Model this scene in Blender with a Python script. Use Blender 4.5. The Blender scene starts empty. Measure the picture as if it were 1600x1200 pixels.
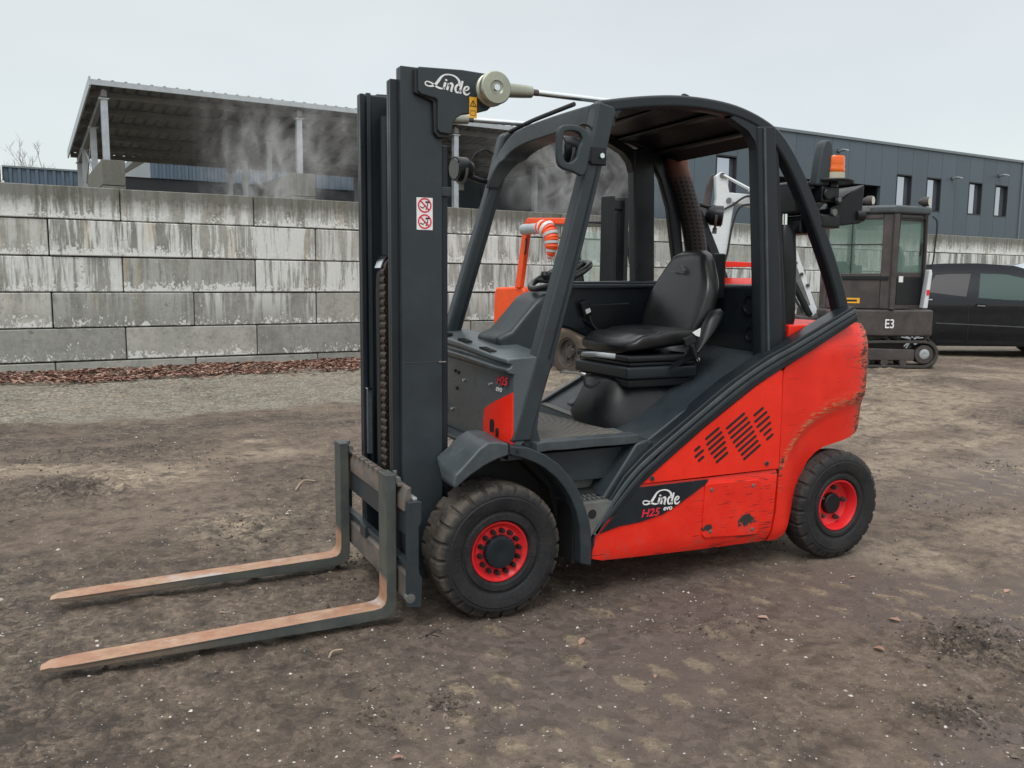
import bpy, bmesh, math, random
import numpy as np
from math import sin, cos, pi, radians, atan2, sqrt
from mathutils import Vector, Matrix
random.seed(7); rng = np.random.default_rng(5)
scn = bpy.context.scene
COL = scn.collection
# ------------------------------------------------------------------ camera
# frame: x = towards the rear of the red forklift, y = to its right side, z = up
cd = bpy.data.cameras.new('camera'); cam = bpy.data.objects.new('camera', cd); COL.objects.link(cam)
rt = Vector((0.90113244, -0.43346179, 0.00843845)); up = Vector((0.04447902, 0.1117945, 0.99273542)); fw = Vector((0.43125624, 0.89421075, -0.1200216))
m = Matrix((rt, up, -fw)).transposed().to_4x4(); m.translation = Vector((-1.4486, -3.2377, 1.45))
cam.matrix_world = m
cd.sensor_width = 36; cd.lens = 1340 / 1600 * 36; cd.clip_start = .05; cd.clip_end = 2000
scn.camera = cam
# ------------------------------------------------------------------ world, sun, exposure
wd = bpy.data.worlds.new('World'); scn.world = wd; wd.use_nodes = True
wt = wd.node_tree; wt.nodes.clear()
def wn(t, **k):
    n = wt.nodes.new(t)
    for a, b in k.items(): setattr(n, a, b)
    return n
SUN_EL, SUN_ROT = radians(52), radians(200)
sky = wn('ShaderNodeTexSky', sky_type='NISHITA', sun_disc=False, sun_elevation=SUN_EL, sun_rotation=SUN_ROT)
bg1 = wn('ShaderNodeBackground'); bg1.inputs[1].default_value = .05
bg2 = wn('ShaderNodeBackground'); bg2.inputs[1].default_value = 1.0
tc = wn('ShaderNodeTexCoord'); sx = wn('ShaderNodeSeparateXYZ')
cr = wn('ShaderNodeValToRGB')
e = cr.color_ramp.elements
e[0].position = .0; e[0].color = (.51, .51, .462, 1)
e[1].position = 1; e[1].color = (1.50, 1.5, 1.46, 1)
k = e.new(.33); k.color = (.60, .60, .545, 1)
nz = wn('ShaderNodeTexNoise'); nz.inputs['Scale'].default_value = 2.2; nz.inputs['Detail'].default_value = 5
mp = wn('ShaderNodeMapping'); mp.inputs['Scale'].default_value = (1, 1, 2.2)
mr = wn('ShaderNodeMapRange'); mr.inputs[1].default_value = .3; mr.inputs[2].default_value = .7; mr.inputs[3].default_value = .91; mr.inputs[4].default_value = 1.07
vm = wn('ShaderNodeVectorMath', operation='SCALE')
ad = wn('ShaderNodeAddShader'); wo = wn('ShaderNodeOutputWorld')
L = wt.links.new
L(tc.outputs['Generated'], sx.inputs[0]); L(sx.outputs[2], cr.inputs[0]); L(tc.outputs['Generated'], mp.inputs[0]); L(mp.outputs[0], nz.inputs['Vector'])
L(nz.outputs[0], mr.inputs[0]); L(cr.outputs[0], vm.inputs[0]); L(mr.outputs[0], vm.inputs['Scale']); L(vm.outputs[0], bg2.inputs[0])
L(sky.outputs[0], bg1.inputs[0]); L(bg1.outputs[0], ad.inputs[0]); L(bg2.outputs[0], ad.inputs[1]); L(ad.outputs[0], wo.inputs[0])
sd = bpy.data.lights.new('sun', 'SUN'); sd.energy = 1.1; sd.angle = radians(25); sd.color = (1, .97, .93)
so = bpy.data.objects.new('sun', sd); COL.objects.link(so)
sdir = Vector((-.35, -.45, .82)).normalized()      # towards the sun: from behind the camera, high
so.rotation_euler = sdir.to_track_quat('Z', 'Y').to_euler()
sky.sun_elevation = math.asin(sdir.z); sky.sun_rotation = atan2(sdir.x, sdir.y)
vs = scn.view_settings; vs.view_transform = 'Standard'; vs.look = 'None'; vs.gamma = 1; vs.use_curve_mapping = False; vs.exposure = .12
# ------------------------------------------------------------------ materials
MATS = {}
class NT:
    def __init__(s, name):
        s.m = bpy.data.materials.new(name); s.m.use_nodes = True; s.t = s.m.node_tree; s.p = s.t.nodes['Principled BSDF']; s.out = s.t.nodes['Material Output']
    def n(s, t, **k):
        n = s.t.nodes.new(t)
        for a, b in k.items(): setattr(n, a, b)
        return n
    def l(s, a, b): s.t.links.new(a, b)
    def val(s, x):
        return x
    def coord(s, kind='Object', scale=(1, 1, 1), loc=(0, 0, 0), rot=(0, 0, 0)):
        if kind == 'World': o = s.n('ShaderNodeNewGeometry').outputs['Position']
        else: o = s.n('ShaderNodeTexCoord').outputs[kind]
        mpn = s.n('ShaderNodeMapping'); mpn.inputs['Scale'].default_value = scale; mpn.inputs['Location'].default_value = loc; mpn.inputs['Rotation'].default_value = rot
        s.l(o, mpn.inputs[0]); return mpn.outputs[0]
    def noise(s, co, sc, det=4, rough=.55, dist=0):
        n = s.n('ShaderNodeTexNoise'); n.inputs['Scale'].default_value = sc; n.inputs['Detail'].default_value = det; n.inputs['Roughness'].default_value = rough; n.inputs['Distortion'].default_value = dist
        s.l(co, n.inputs['Vector']); return n.outputs[0]
    def voro(s, co, sc, feature='F1', out='Distance'):
        n = s.n('ShaderNodeTexVoronoi', feature=feature); n.inputs['Scale'].default_value = sc; s.l(co, n.inputs['Vector']); return n.outputs[out]
    def rng(s, x, a, b, c=0, d=1):
        n = s.n('ShaderNodeMapRange'); n.inputs[1].default_value = a; n.inputs[2].default_value = b; n.inputs[3].default_value = c; n.inputs[4].default_value = d
        s.l(x, n.inputs[0]); return n.outputs[0]
    def math(s, op, a, b=None):
        n = s.n('ShaderNodeMath', operation=op)
        for i, v in enumerate((a, b)):
            if v is None: continue
            if isinstance(v, (int, float)): n.inputs[i].default_value = v
            else: s.l(v, n.inputs[i])
        return n.outputs[0]
    def mix(s, f, a, b, blend='MIX'):
        n = s.n('ShaderNodeMix', data_type='RGBA', blend_type=blend)
        if isinstance(f, (int, float)): n.inputs[0].default_value = f
        else: s.l(f, n.inputs[0])
        for i, v in ((6, a), (7, b)):
            if isinstance(v, tuple): n.inputs[i].default_value = (*v[:3], 1)
            else: s.l(v, n.inputs[i])
        return n.outputs[2]
    def bump(s, h, st=.3, dist=.01):
        n = s.n('ShaderNodeBump'); n.inputs['Strength'].default_value = st; n.inputs['Distance'].default_value = dist
        s.l(h, n.inputs['Height']); s.l(n.outputs[0], s.p.inputs['Normal']); return n
    def sep(s, v):
        n = s.n('ShaderNodeSeparateXYZ'); s.l(v, n.inputs[0]); return n.outputs
    def base(s, c): s.l(c, s.p.inputs['Base Color'])
    def attr(s, name): 
        n = s.n('ShaderNodeAttribute'); n.attribute_name = name; return n.outputs['Fac']
def pm(name, col, rough=.5, metal=0, var=.15, dirt=(.09, .075, .06), damt=.25, sc=6, bump=.05, bsc=60, coat=0, low=0, spec=.5):
    """painted / moulded surface with mottling, settled dirt and fine relief"""
    if name in MATS: return MATS[name]
    t = NT(name); co = t.coord('World')
    n1 = t.noise(co, sc, 6, .6); n2 = t.noise(co, sc * 5, 5, .6); n3 = t.noise(co, bsc * 2, 3)
    c = t.mix(t.rng(n1, .3, .7), tuple(x * (1 - var) for x in col), tuple(min(1, x * (1 + var)) for x in col))
    dm = t.math('MULTIPLY', t.rng(n2, .45, .8), t.rng(n1, .35, .75)); dm = t.math('MULTIPLY', dm, damt * 2)
    if coat:
        ln = t.noise(t.coord('World', (4, 4, 90), (2, 5, 1)), 1.8, 5, .6, .3); c = t.mix(t.math('MULTIPLY', t.rng(ln, .70, .715), .7), c, (.20, .03, .02))
    if low:                                          # mud splashed near the ground
        z = t.sep(co)[2]; dm = t.math('MAXIMUM', dm, t.math('MULTIPLY', t.rng(z, low, 0.02, 0, .9), t.rng(n2, .35, .65)))
    c = t.mix(dm, c, dirt); t.base(c)
    r = t.rng(n1, .3, .7, max(.03, rough - .08), min(1, rough + .10)); r = t.math('ADD', r, t.math('MULTIPLY', dm, .3)); t.l(r, t.p.inputs['Roughness'])
    t.p.inputs['Metallic'].default_value = metal; t.p.inputs['Coat Weight'].default_value = coat; t.p.inputs['Coat Roughness'].default_value = .15
    t.p.inputs['Specular IOR Level'].default_value = spec
    t.bump(n3, bump, .002)
    MATS[name] = t.m; return t.m
GREY = pm('charcoal paint', (.027, .036, .043), .40, damt=.08, var=.14, bump=.03, dirt=(.11, .11, .10), spec=.4)
GREYD = pm('dark frame paint', (.013, .018, .023), .33, damt=.03, var=.10, bump=.015, spec=.35, dirt=(.11, .11, .10))
GREYL = pm('worn grey plastic', (.050, .062, .070), .42, damt=.3, var=.15, bump=.06, dirt=(.15, .15, .14))
PLAST = pm('black plastic', (.008, .010, .012), .38, spec=.35, damt=.05, bump=.04, dirt=(.08, .08, .075))
def m_vinyl():
    t = NT('black vinyl'); co = t.coord('World'); t.base(t.mix(t.noise(co, 8, 3), (.009, .0095, .010), (.015, .0155, .016))); t.l(t.rng(t.noise(co, 5, 2), .3, .7, .26, .38), t.p.inputs['Roughness']); t.bump(t.noise(co, 420, 2), .06, .001); return t.m
VINYL = m_vinyl()
RED = pm('red paint', (.84, .028, .012), .36, damt=.14, var=.08, bump=.02, dirt=(.34, .03, .02), spec=.3, coat=.12, low=.28)
RIMR = pm('rim red', (.74, .02, .025), .4, damt=.14, var=.1, dirt=(.2, .04, .03))
STEEL = pm('worn steel', (.15, .16, .155), .5, .35, damt=.5, var=.3, dirt=(.17, .12, .085), sc=9, bump=.12)
COWLM = pm('cowl grey with painted sky sheen', (.075, .092, .102), .30, damt=.35, var=.25, bump=.02, dirt=(.03, .04, .045), sc=4, spec=.7)  # lighter blue-grey base stands in for sky reflected on the cowl face
RUSTY = pm('rust-stained steel', (.13, .12, .11), .6, .3, damt=1.0, var=.3, dirt=(.24, .14, .09), sc=8, bump=.15)
ZINC = pm('passivated zinc', (.36, .37, .30), .33, .8, damt=.25, var=.2, dirt=(.30, .25, .15))
CHROME = pm('chrome rod', (.72, .75, .76), .12, 1, damt=.05, var=.03, bump=0)
GALV = pm('galvanised steel', (.42, .45, .47), .45, .5, damt=.1, var=.15)
BLACK = pm('black rubber trim', (.012, .013, .014), .6, damt=.1)
CHAINM = pm('oily chain', (.035, .024, .018), .42, .5, damt=.5, dirt=(.09, .045, .025))
WHITE = pm('white print', (.80, .80, .80), .5, damt=.03, var=.03)
REDPR = pm('red print', (.70, .02, .04), .5, damt=.03, var=.05)
YELPR = pm('yellow print', (.85, .42, .02), .5, damt=.06)
BLKPR = pm('black print', (.01, .01, .01), .5, damt=.02)
ORANGE = pm('orange paint', (.86, .095, .018), .45, damt=.2, var=.1, dirt=(.28, .07, .03))
WHPAINT = pm('white machine paint', (.66, .70, .72), .4, damt=.22, var=.08, dirt=(.22, .2, .17))
BROWN = pm('faded brown-black paint', (.055, .046, .044), .5, damt=.5, var=.3, dirt=(.12, .095, .08))
CARBLK = pm('black car paint', (.004, .006, .010), .12, damt=.02, var=.1, coat=.45, bump=0, spec=.3)
CARWH = pm('white car paint', (.6, .68, .74), .2, damt=.03, coat=1, bump=0)
MUDRUB = pm('dusty track rubber', (.045, .042, .038), .85, damt=.6, dirt=(.12, .10, .08), bump=.3)
def m_rubber(name, c=(.011, .012, .014), mud=(.10, .085, .07)):
    t = NT(name); co = t.coord('World'); n1 = t.noise(co, 9, 5); n2 = t.noise(co, 60, 5)
    w = t.attr('tread')
    f = t.math('MULTIPLY', t.rng(t.math('ADD', n1, t.math('MULTIPLY', n2, .5)), .55, .95), t.math('ADD', t.math('MULTIPLY', w, .85), .18))
    f = t.math('ADD', f, t.math('MULTIPLY', w, .28))
    t.base(t.mix(f, t.mix(n2, c, tuple(x * 1.8 for x in c)), mud)); t.p.inputs['Roughness'].default_value = .72; t.p.inputs['Specular IOR Level'].default_value = .22
    t.l(t.rng(n1, .3, .7, .5, .8), t.p.inputs['Roughness'])
    t.bump(n2, .35, .004); return t.m
RUBBER = m_rubber('tyre rubber'); RUBMUD = m_rubber('muddy tyre rubber', (.05, .042, .035), (.16, .12, .085))
def m_fork():
    t = NT('rusty fork steel'); co = t.coord('World'); s = t.sep(co); nrm = t.n('ShaderNodeNewGeometry').outputs['Normal']
    nz_ = t.sep(nrm)[2]
    n1 = t.noise(co, 5, 6, .65); n2 = t.noise(co, 40, 6, .7); n3 = t.noise(t.coord('World', (3, 30, 30)), 3, 4)
    rust = t.mix(t.rng(n1, .35, .65), (.38, .17, .10), (.47, .33, .22)); rust = t.mix(t.rng(n2, .4, .75, 0, .6), rust, (.36, .20, .12))
    rust = t.mix(t.rng(n3, .60, .68, 0, .7), rust, (.48, .42, .38)); rust = t.mix(t.rng(t.noise(co, 16, 7, .75), .46, .62, 0, .6), rust, (.27, .135, .085)); rust = t.mix(t.rng(t.noise(co, 2.2, 4, .6), .60, .66, 0, .75), rust, (.46, .43, .43))
    paint = t.mix(t.rng(n1, .35, .7), (.055, .066, .066), (.115, .118, .10))
    x = t.math('ADD', s[0], t.math('MULTIPLY', n2, .15))
    front = t.rng(x, -.95, -1.25)                                       # the paint has gone from the front part of the blades
    top = t.math('MULTIPLY', t.rng(nz_, .5, .8), t.rng(s[2], .16, .13))
    nx = t.sep(nrm)[0]
    heel = t.math('MULTIPLY', t.rng(nx, -.5, -.8), t.rng(t.math('ADD', s[2], t.math('MULTIPLY', n1, .08)), .25, .22))
    f = t.math('MAXIMUM', t.math('MAXIMUM', top, heel), t.math('MULTIPLY', front, .55))
    paint = t.mix(t.math('MULTIPLY', front, .8), paint, t.mix(n2, (.12, .085, .06), (.26, .19, .14))); f = t.math('MAXIMUM', top, heel)
    t.base(t.mix(f, paint, rust)); t.l(t.rng(n2, .3, .7, .42, .68), t.p.inputs['Roughness']); t.p.inputs['Metallic'].default_value = .15
    t.bump(n2, .25, .003); return t.m
FORKM = m_fork()
def m_cw():
    t = NT('scratched red paint'); co = t.coord('World'); w = t.attr('wear')
    n1 = t.noise(co, 6, 5); st = t.noise(t.coord('World', (5, 5, 42)), 2.4, 7, .7, .6); n3 = t.noise(co, 24, 6, .7)
    st2 = t.noise(t.coord('World', (5, 5, 48), (3, 1, 5)), 2.6, 7, .7, .8)
    c = t.mix(t.rng(n1, .3, .7), (.70, .020, .010), (.85, .032, .015))
    c = t.mix(t.math('MULTIPLY', t.rng(n3, .55, .8), .35), c, (.30, .03, .02))
    th = t.math('ADD', t.math('MULTIPLY', st, .62), t.math('ADD', t.math('MULTIPLY', n3, .25), t.math('MULTIPLY', w, .185)))
    prim = t.rng(th, .625, .65)                                                     # pale filler shows
    th2 = t.math('ADD', t.math('MULTIPLY', st2, .6), t.math('ADD', t.math('MULTIPLY', n3, .3), t.math('MULTIPLY', w, .165)))
    dark = t.rng(th2, .635, .66)                                                   # bare rusty iron
    cre = t.math('MULTIPLY', t.attr('crease'), t.rng(t.math('ADD', st, t.math('MULTIPLY', n3, .5)), .70, .84)); c = t.mix(cre, c, t.mix(n3, (.62, .48, .24), (.40, .16, .07))); prim = t.math('MULTIPLY', prim, .8)
    c = t.mix(prim, c, t.mix(n3, (.46, .22, .10), (.36, .07, .04))); c = t.mix(dark, c, (.055, .03, .025)); ln = t.noise(t.coord('World', (3.5, 3.5, 110), (7, 2, 9)), 1.6, 5, .6, .25); c = t.mix(t.math('MULTIPLY', t.rng(t.math('ADD', ln, t.math('MULTIPLY', w, .05)), .665, .68), .8), c, (.10, .02, .018)); smg = t.rng(t.noise(co, 3.2, 5, .7), .58, .72, 0, .3); c = t.mix(smg, c, (.42, .06, .04))
    t.base(c); t.l(t.rng(t.math('ADD', prim, dark), 0, 1, .36, .75), t.p.inputs['Roughness']); t.p.inputs['Coat Weight'].default_value = .1; t.p.inputs['Specular IOR Level'].default_value = .3; t.p.inputs['Coat Roughness'].default_value = .2
    t.bump(t.math('SUBTRACT', t.math('MULTIPLY', n3, .25), t.math('ADD', t.math('MULTIPLY', prim, .5), dark)), .5, .003); return t.m
CWM = m_cw()
def m_skirt():
    t = NT('scuffed red paint'); co = t.coord('World'); n1 = t.noise(co, 6, 5); n3 = t.noise(co, 24, 6, .7)
    st = t.noise(t.coord('World', (2.5, 2.5, 40)), 3.2, 5, .6, .2); sp = t.noise(co, 75, 3, .6)
    s = t.sep(co)
    c = t.mix(t.rng(n1, .3, .7), (.72, .020, .010), (.85, .032, .015))
    low = t.rng(s[2], .30, .13); rear = t.rng(s[0], 1.0, 1.5)
    th = t.math('ADD', st, t.math('MULTIPLY', t.math('ADD', t.math('MULTIPLY', low, .05), t.math('MULTIPLY', rear, .09)), 1))
    c = t.mix(t.rng(th, .68, .70), c, (.16, .02, .018))
    c = t.mix(t.math('MULTIPLY', t.rng(sp, .68, .72), rear), c, (.12, .015, .015))
    c = t.mix(t.math('MULTIPLY', t.rng(t.math('ADD', n3, t.math('MULTIPLY', n1, .4)), .72, .95), t.math('ADD', t.math('MULTIPLY', low, .8), .12)), c, (.16, .09, .07))
    for (bx, bz, rx, rz) in ((1.43, .265, .055, .035), (1.19, .255, .03, .018)):          # two places where the paint is worn off
        dx = t.math('DIVIDE', t.math('SUBTRACT', s[0], bx), rx); dz = t.math('DIVIDE', t.math('SUBTRACT', s[2], bz), rz)
        d = t.math('ADD', t.math('MULTIPLY', dx, dx), t.math('MULTIPLY', dz, dz)); d = t.math('ADD', d, t.math('MULTIPLY', t.rng(n3, .3, .7, -1, 1), .9))
        c = t.mix(t.rng(d, 1.1, .8), c, (.035, .035, .035))
    t.base(c); t.l(t.rng(n3, .3, .7, .3, .5), t.p.inputs['Roughness']); t.p.inputs['Coat Weight'].default_value = .1; t.p.inputs['Specular IOR Level'].default_value = .3; t.p.inputs['Coat Roughness'].default_value = .2
    t.bump(t.math('ADD', n3, st), .12, .003); return t.m
SKIRTM = m_skirt()
def m_exh():
    t = NT('perforated rusty heat shield'); co = t.coord('UV', (9, 42, 1)); 
    v = t.voro(co, 1.0); n = t.n('ShaderNodeTexVoronoi', feature='F1'); n.inputs['Randomness'].default_value = 0; n.inputs['Scale'].default_value = 1; t.l(t.coord('UV', (14, 34, 1)), n.inputs['Vector'])
    hole = t.rng(n.outputs['Distance'], .30, .25); wc = t.coord('World'); z = t.sep(wc)[2]; nn = t.noise(wc, 20, 5)
    rust = t.rng(t.math('ADD', z, t.math('MULTIPLY', nn, .2)), 2.10, 2.26)
    hole = t.math('MULTIPLY', hole, t.rng(z, 2.06, 2.03))
    c = t.mix(rust, t.mix(nn, (.030, .026, .025), (.055, .045, .042)), (.16, .055, .035)); c = t.mix(hole, c, (.004, .004, .004))
    t.base(c); t.p.inputs['Roughness'].default_value = .55; t.p.inputs['Metallic'].default_value = .3; t.bump(t.math('MULTIPLY', hole, -1), .8, .004); return t.m
EXHM = m_exh()
def m_concrete():
    t = NT('weathered cast concrete'); co = t.coord('World'); s = t.sep(co); oz = t.sep(t.coord('Object'))[2]; ox = t.sep(t.coord('Object'))[0]
    rnd = t.n('ShaderNodeObjectInfo').outputs['Random']
    cb = t.n('ShaderNodeCombineXYZ'); t.l(t.math('ADD', t.math('ADD', s[0], t.math('MULTIPLY', s[1], .7)), t.math('MULTIPLY', rnd, 60)), cb.inputs[0]); t.l(s[2], cb.inputs[2]); t.l(t.math('MULTIPLY', rnd, 17), cb.inputs[1])
    def nn(sc, k, det=6, ro=.62, dist=0, loc=(0, 0, 0)):
        m_ = t.n('ShaderNodeMapping'); m_.inputs['Scale'].default_value = sc; m_.inputs['Location'].default_value = loc; t.l(cb.outputs[0], m_.inputs[0]); return t.noise(m_.outputs[0], k, det, ro, dist)
    n1 = nn((1, 1, 1), 1.6); n2 = nn((1, 1, 1), 13, 7, .68); n3 = nn((1, 1, 1), 80, 4); n4 = nn((1, 1, 1), 4.5, 6, .65, .4, (5, 0, 3)); rot = 0
    strk = nn((9, 1, .7), 1.0, 8, .72, .35); strk2 = nn((18, 1, 1.3), 1.0, 6, .66, .2, (40, 0, 9)); strk3 = nn((4, 1, .35), 1.0, 6, .6, .1, (80, 0, 2))
    up1 = t.rng(s[2], .65, 1.35); r2 = t.math('FRACT', t.math('MULTIPLY', rnd, 7.31)); r3 = t.math('FRACT', t.math('MULTIPLY', rnd, 13.7))
    c = t.mix(rnd, (.20, .205, .185), (.42, .415, .37)); c = t.mix(t.rng(n1, .38, .62, 0, .7), c, (.30, .305, .285))
    c = t.mix(t.rng(n4, .48, .68, 0, .5), c, (.15, .15, .135)); c = t.mix(t.rng(n2, .50, .72, 0, .4), c, (.12, .12, .105)); c = t.mix(t.rng(n2, .46, .30, 0, .3), c, (.46, .46, .43))
    amt = t.math('MULTIPLY', t.math('ADD', t.math('MULTIPLY', up1, .95), .08), t.rng(r2, 0, 1, .15, 1.35))
    wh = t.math('MULTIPLY', t.rng(t.math('ADD', strk, t.math('MULTIPLY', t.math('SUBTRACT', strk3, .5), .7)), .44, .56), amt); wh = t.math('MINIMUM', wh, .92)
    c = t.mix(wh, c, t.mix(n2, (.55, .57, .56), (.76, .77, .74)))
    dk = t.math('MULTIPLY', t.rng(strk2, .56, .66), t.math('MULTIPLY', up1, t.rng(r3, 0, 1, .05, .5))); c = t.mix(dk, c, (.12, .12, .105))
    ye = t.math('MULTIPLY', t.rng(nn((3, 1, .3), 1.0, 5, .55, 0, (21, 4, 2)), .63, .72), t.math('MULTIPLY', up1, .5)); c = t.mix(ye, c, (.50, .40, .24))
    f28 = nn((1, 1, .8), 30, 4, .6, .5, (3, 3, 3)); f12 = nn((1, 1, .6), 11, 5, .65, .6, (13, 3, 3))
    foot = t.math('MULTIPLY', t.rng(oz, -.02, -.25), t.rng(r3, 0, 1, .35, 1)); cru = t.math('ADD', t.math('MULTIPLY', f28, .55), t.math('ADD', t.math('MULTIPLY', f12, .45), t.math('MULTIPLY', foot, .26)))
    cru = t.math('ADD', cru, t.math('MULTIPLY', t.math('SUBTRACT', n4, .55), .45)); crm = t.rng(cru, .625, .665); c = t.mix(t.math('MULTIPLY', crm, .9), c, (.70, .72, .70))
    pit = t.rng(t.math('ADD', t.math('MULTIPLY', f28, .5), t.math('MULTIPLY', n4, .5)), .40, .36); c = t.mix(t.math('MULTIPLY', pit, .6), c, (.09, .09, .08))
    topb = t.math('MULTIPLY', t.rng(t.math('ADD', s[2], t.math('MULTIPLY', t.math('ADD', t.math('MULTIPLY', n2, 1.1), strk2), .30)), 2.74, 2.97), t.rng(n3, .2, .6, .75, 1)); c = t.mix(t.math('MULTIPLY', topb, .88), c, (.10, .098, .080))
    t.base(c); t.p.inputs['Roughness'].default_value = .88
    t.bump(t.math('ADD', t.math('ADD', t.math('MULTIPLY', n2, .8), t.math('MULTIPLY', n3, .5)), n4), .5, .014); return t.m
CONC = m_concrete()
def m_clad(name, col, var=.08, rough=.45, metal=.2):
    t = NT(name); co = t.coord('World'); rnd = t.n('ShaderNodeObjectInfo').outputs['Random']; n = t.noise(t.coord('World', (1, 1, .3)), 2, 4)
    c = t.mix(rnd, tuple(x * (1 - var) for x in col), tuple(x * (1 + var) for x in col)); c = t.mix(t.rng(n, .35, .7, 0, .3), c, tuple(x * 1.2 for x in col)); t.base(c)
    t.p.inputs['Roughness'].default_value = rough; t.p.inputs['Metallic'].default_value = metal; return t.m
CLAD = m_clad('anthracite cladding', (.085, .115, .138)); CLADT = m_clad('grey coping', (.17, .20, .215)); BLUEC = m_clad('blue grey corrugated sheet', (.10, .14, .185), .1); DARKB = m_clad('dark plinth', (.018, .02, .024)); GREYB = m_clad('pale grey gable', (.33, .36, .37))
ROOFM = pm('roof sheet', (.20, .20, .19), .55, .2, damt=.5, var=.25, dirt=(.12, .115, .105), sc=1.5)
def glass(name, tint, rough=.05, alpha=.5):
    t = NT(name); t.p.inputs['Base Color'].default_value = (*tint, 1); t.p.inputs['Roughness'].default_value = rough; t.p.inputs['Alpha'].default_value = alpha
    t.p.inputs['IOR'].default_value = 1.5; t.p.inputs['Specular IOR Level'].default_value = .8; return t.m
GLASSG = glass('green tinted glass', (.20, .33, .28), .04, .28); GLASSW = glass('window glass', (.05, .06, .07), .03, 1); GLASSD = glass('dark tinted glass', (.035, .036, .04), .05, .92); GLASST = glass('privacy glass', (.05, .047, .048), .06, 1)
GLASSW.node_tree.nodes['Principled BSDF'].inputs['Metallic'].default_value = .85; GLASSW.node_tree.nodes['Principled BSDF'].inputs['Base Color'].default_value = (.50, .53, .60, 1)
def m_mat_tread():
    t = NT('worn ribbed floor mat'); co = t.coord('World'); n = t.noise(co, 5, 4, .5, .5); wv = t.n('ShaderNodeTexWave', wave_type='RINGS', rings_direction='Z'); wv.inputs['Scale'].default_value = 9; wv.inputs['Distortion'].default_value = 4; wv.inputs['Detail'].default_value = 2; wv.inputs['Detail Scale'].default_value = 1.2
    t.l(t.coord('World', (1, 1, 1), (-.3, -.9, 0)), wv.inputs['Vector']); n2 = t.noise(co, 60, 5)
    c = t.mix(wv.outputs[0], (.095, .09, .08), (.16, .15, .13)); c = t.mix(t.rng(n2, .4, .7, 0, .5), c, (.22, .20, .17)); t.base(c); t.p.inputs['Roughness'].default_value = .7; t.bump(wv.outputs[0], .5, .006); return t.m
MATM = m_mat_tread()
def m_beacon():
    t = NT('orange beacon lens'); t.p.inputs['Base Color'].default_value = (1, .17, .01, 1); t.p.inputs['Roughness'].default_value = .2; t.p.inputs['Transmission Weight'].default_value = .25
    t.p.inputs['Subsurface Weight'].default_value = .3; z = t.noise(t.coord('World', (1, 1, 90)), 1, 1); t.bump(z, .6, .004); return t.m
BEAC = m_beacon()
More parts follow.
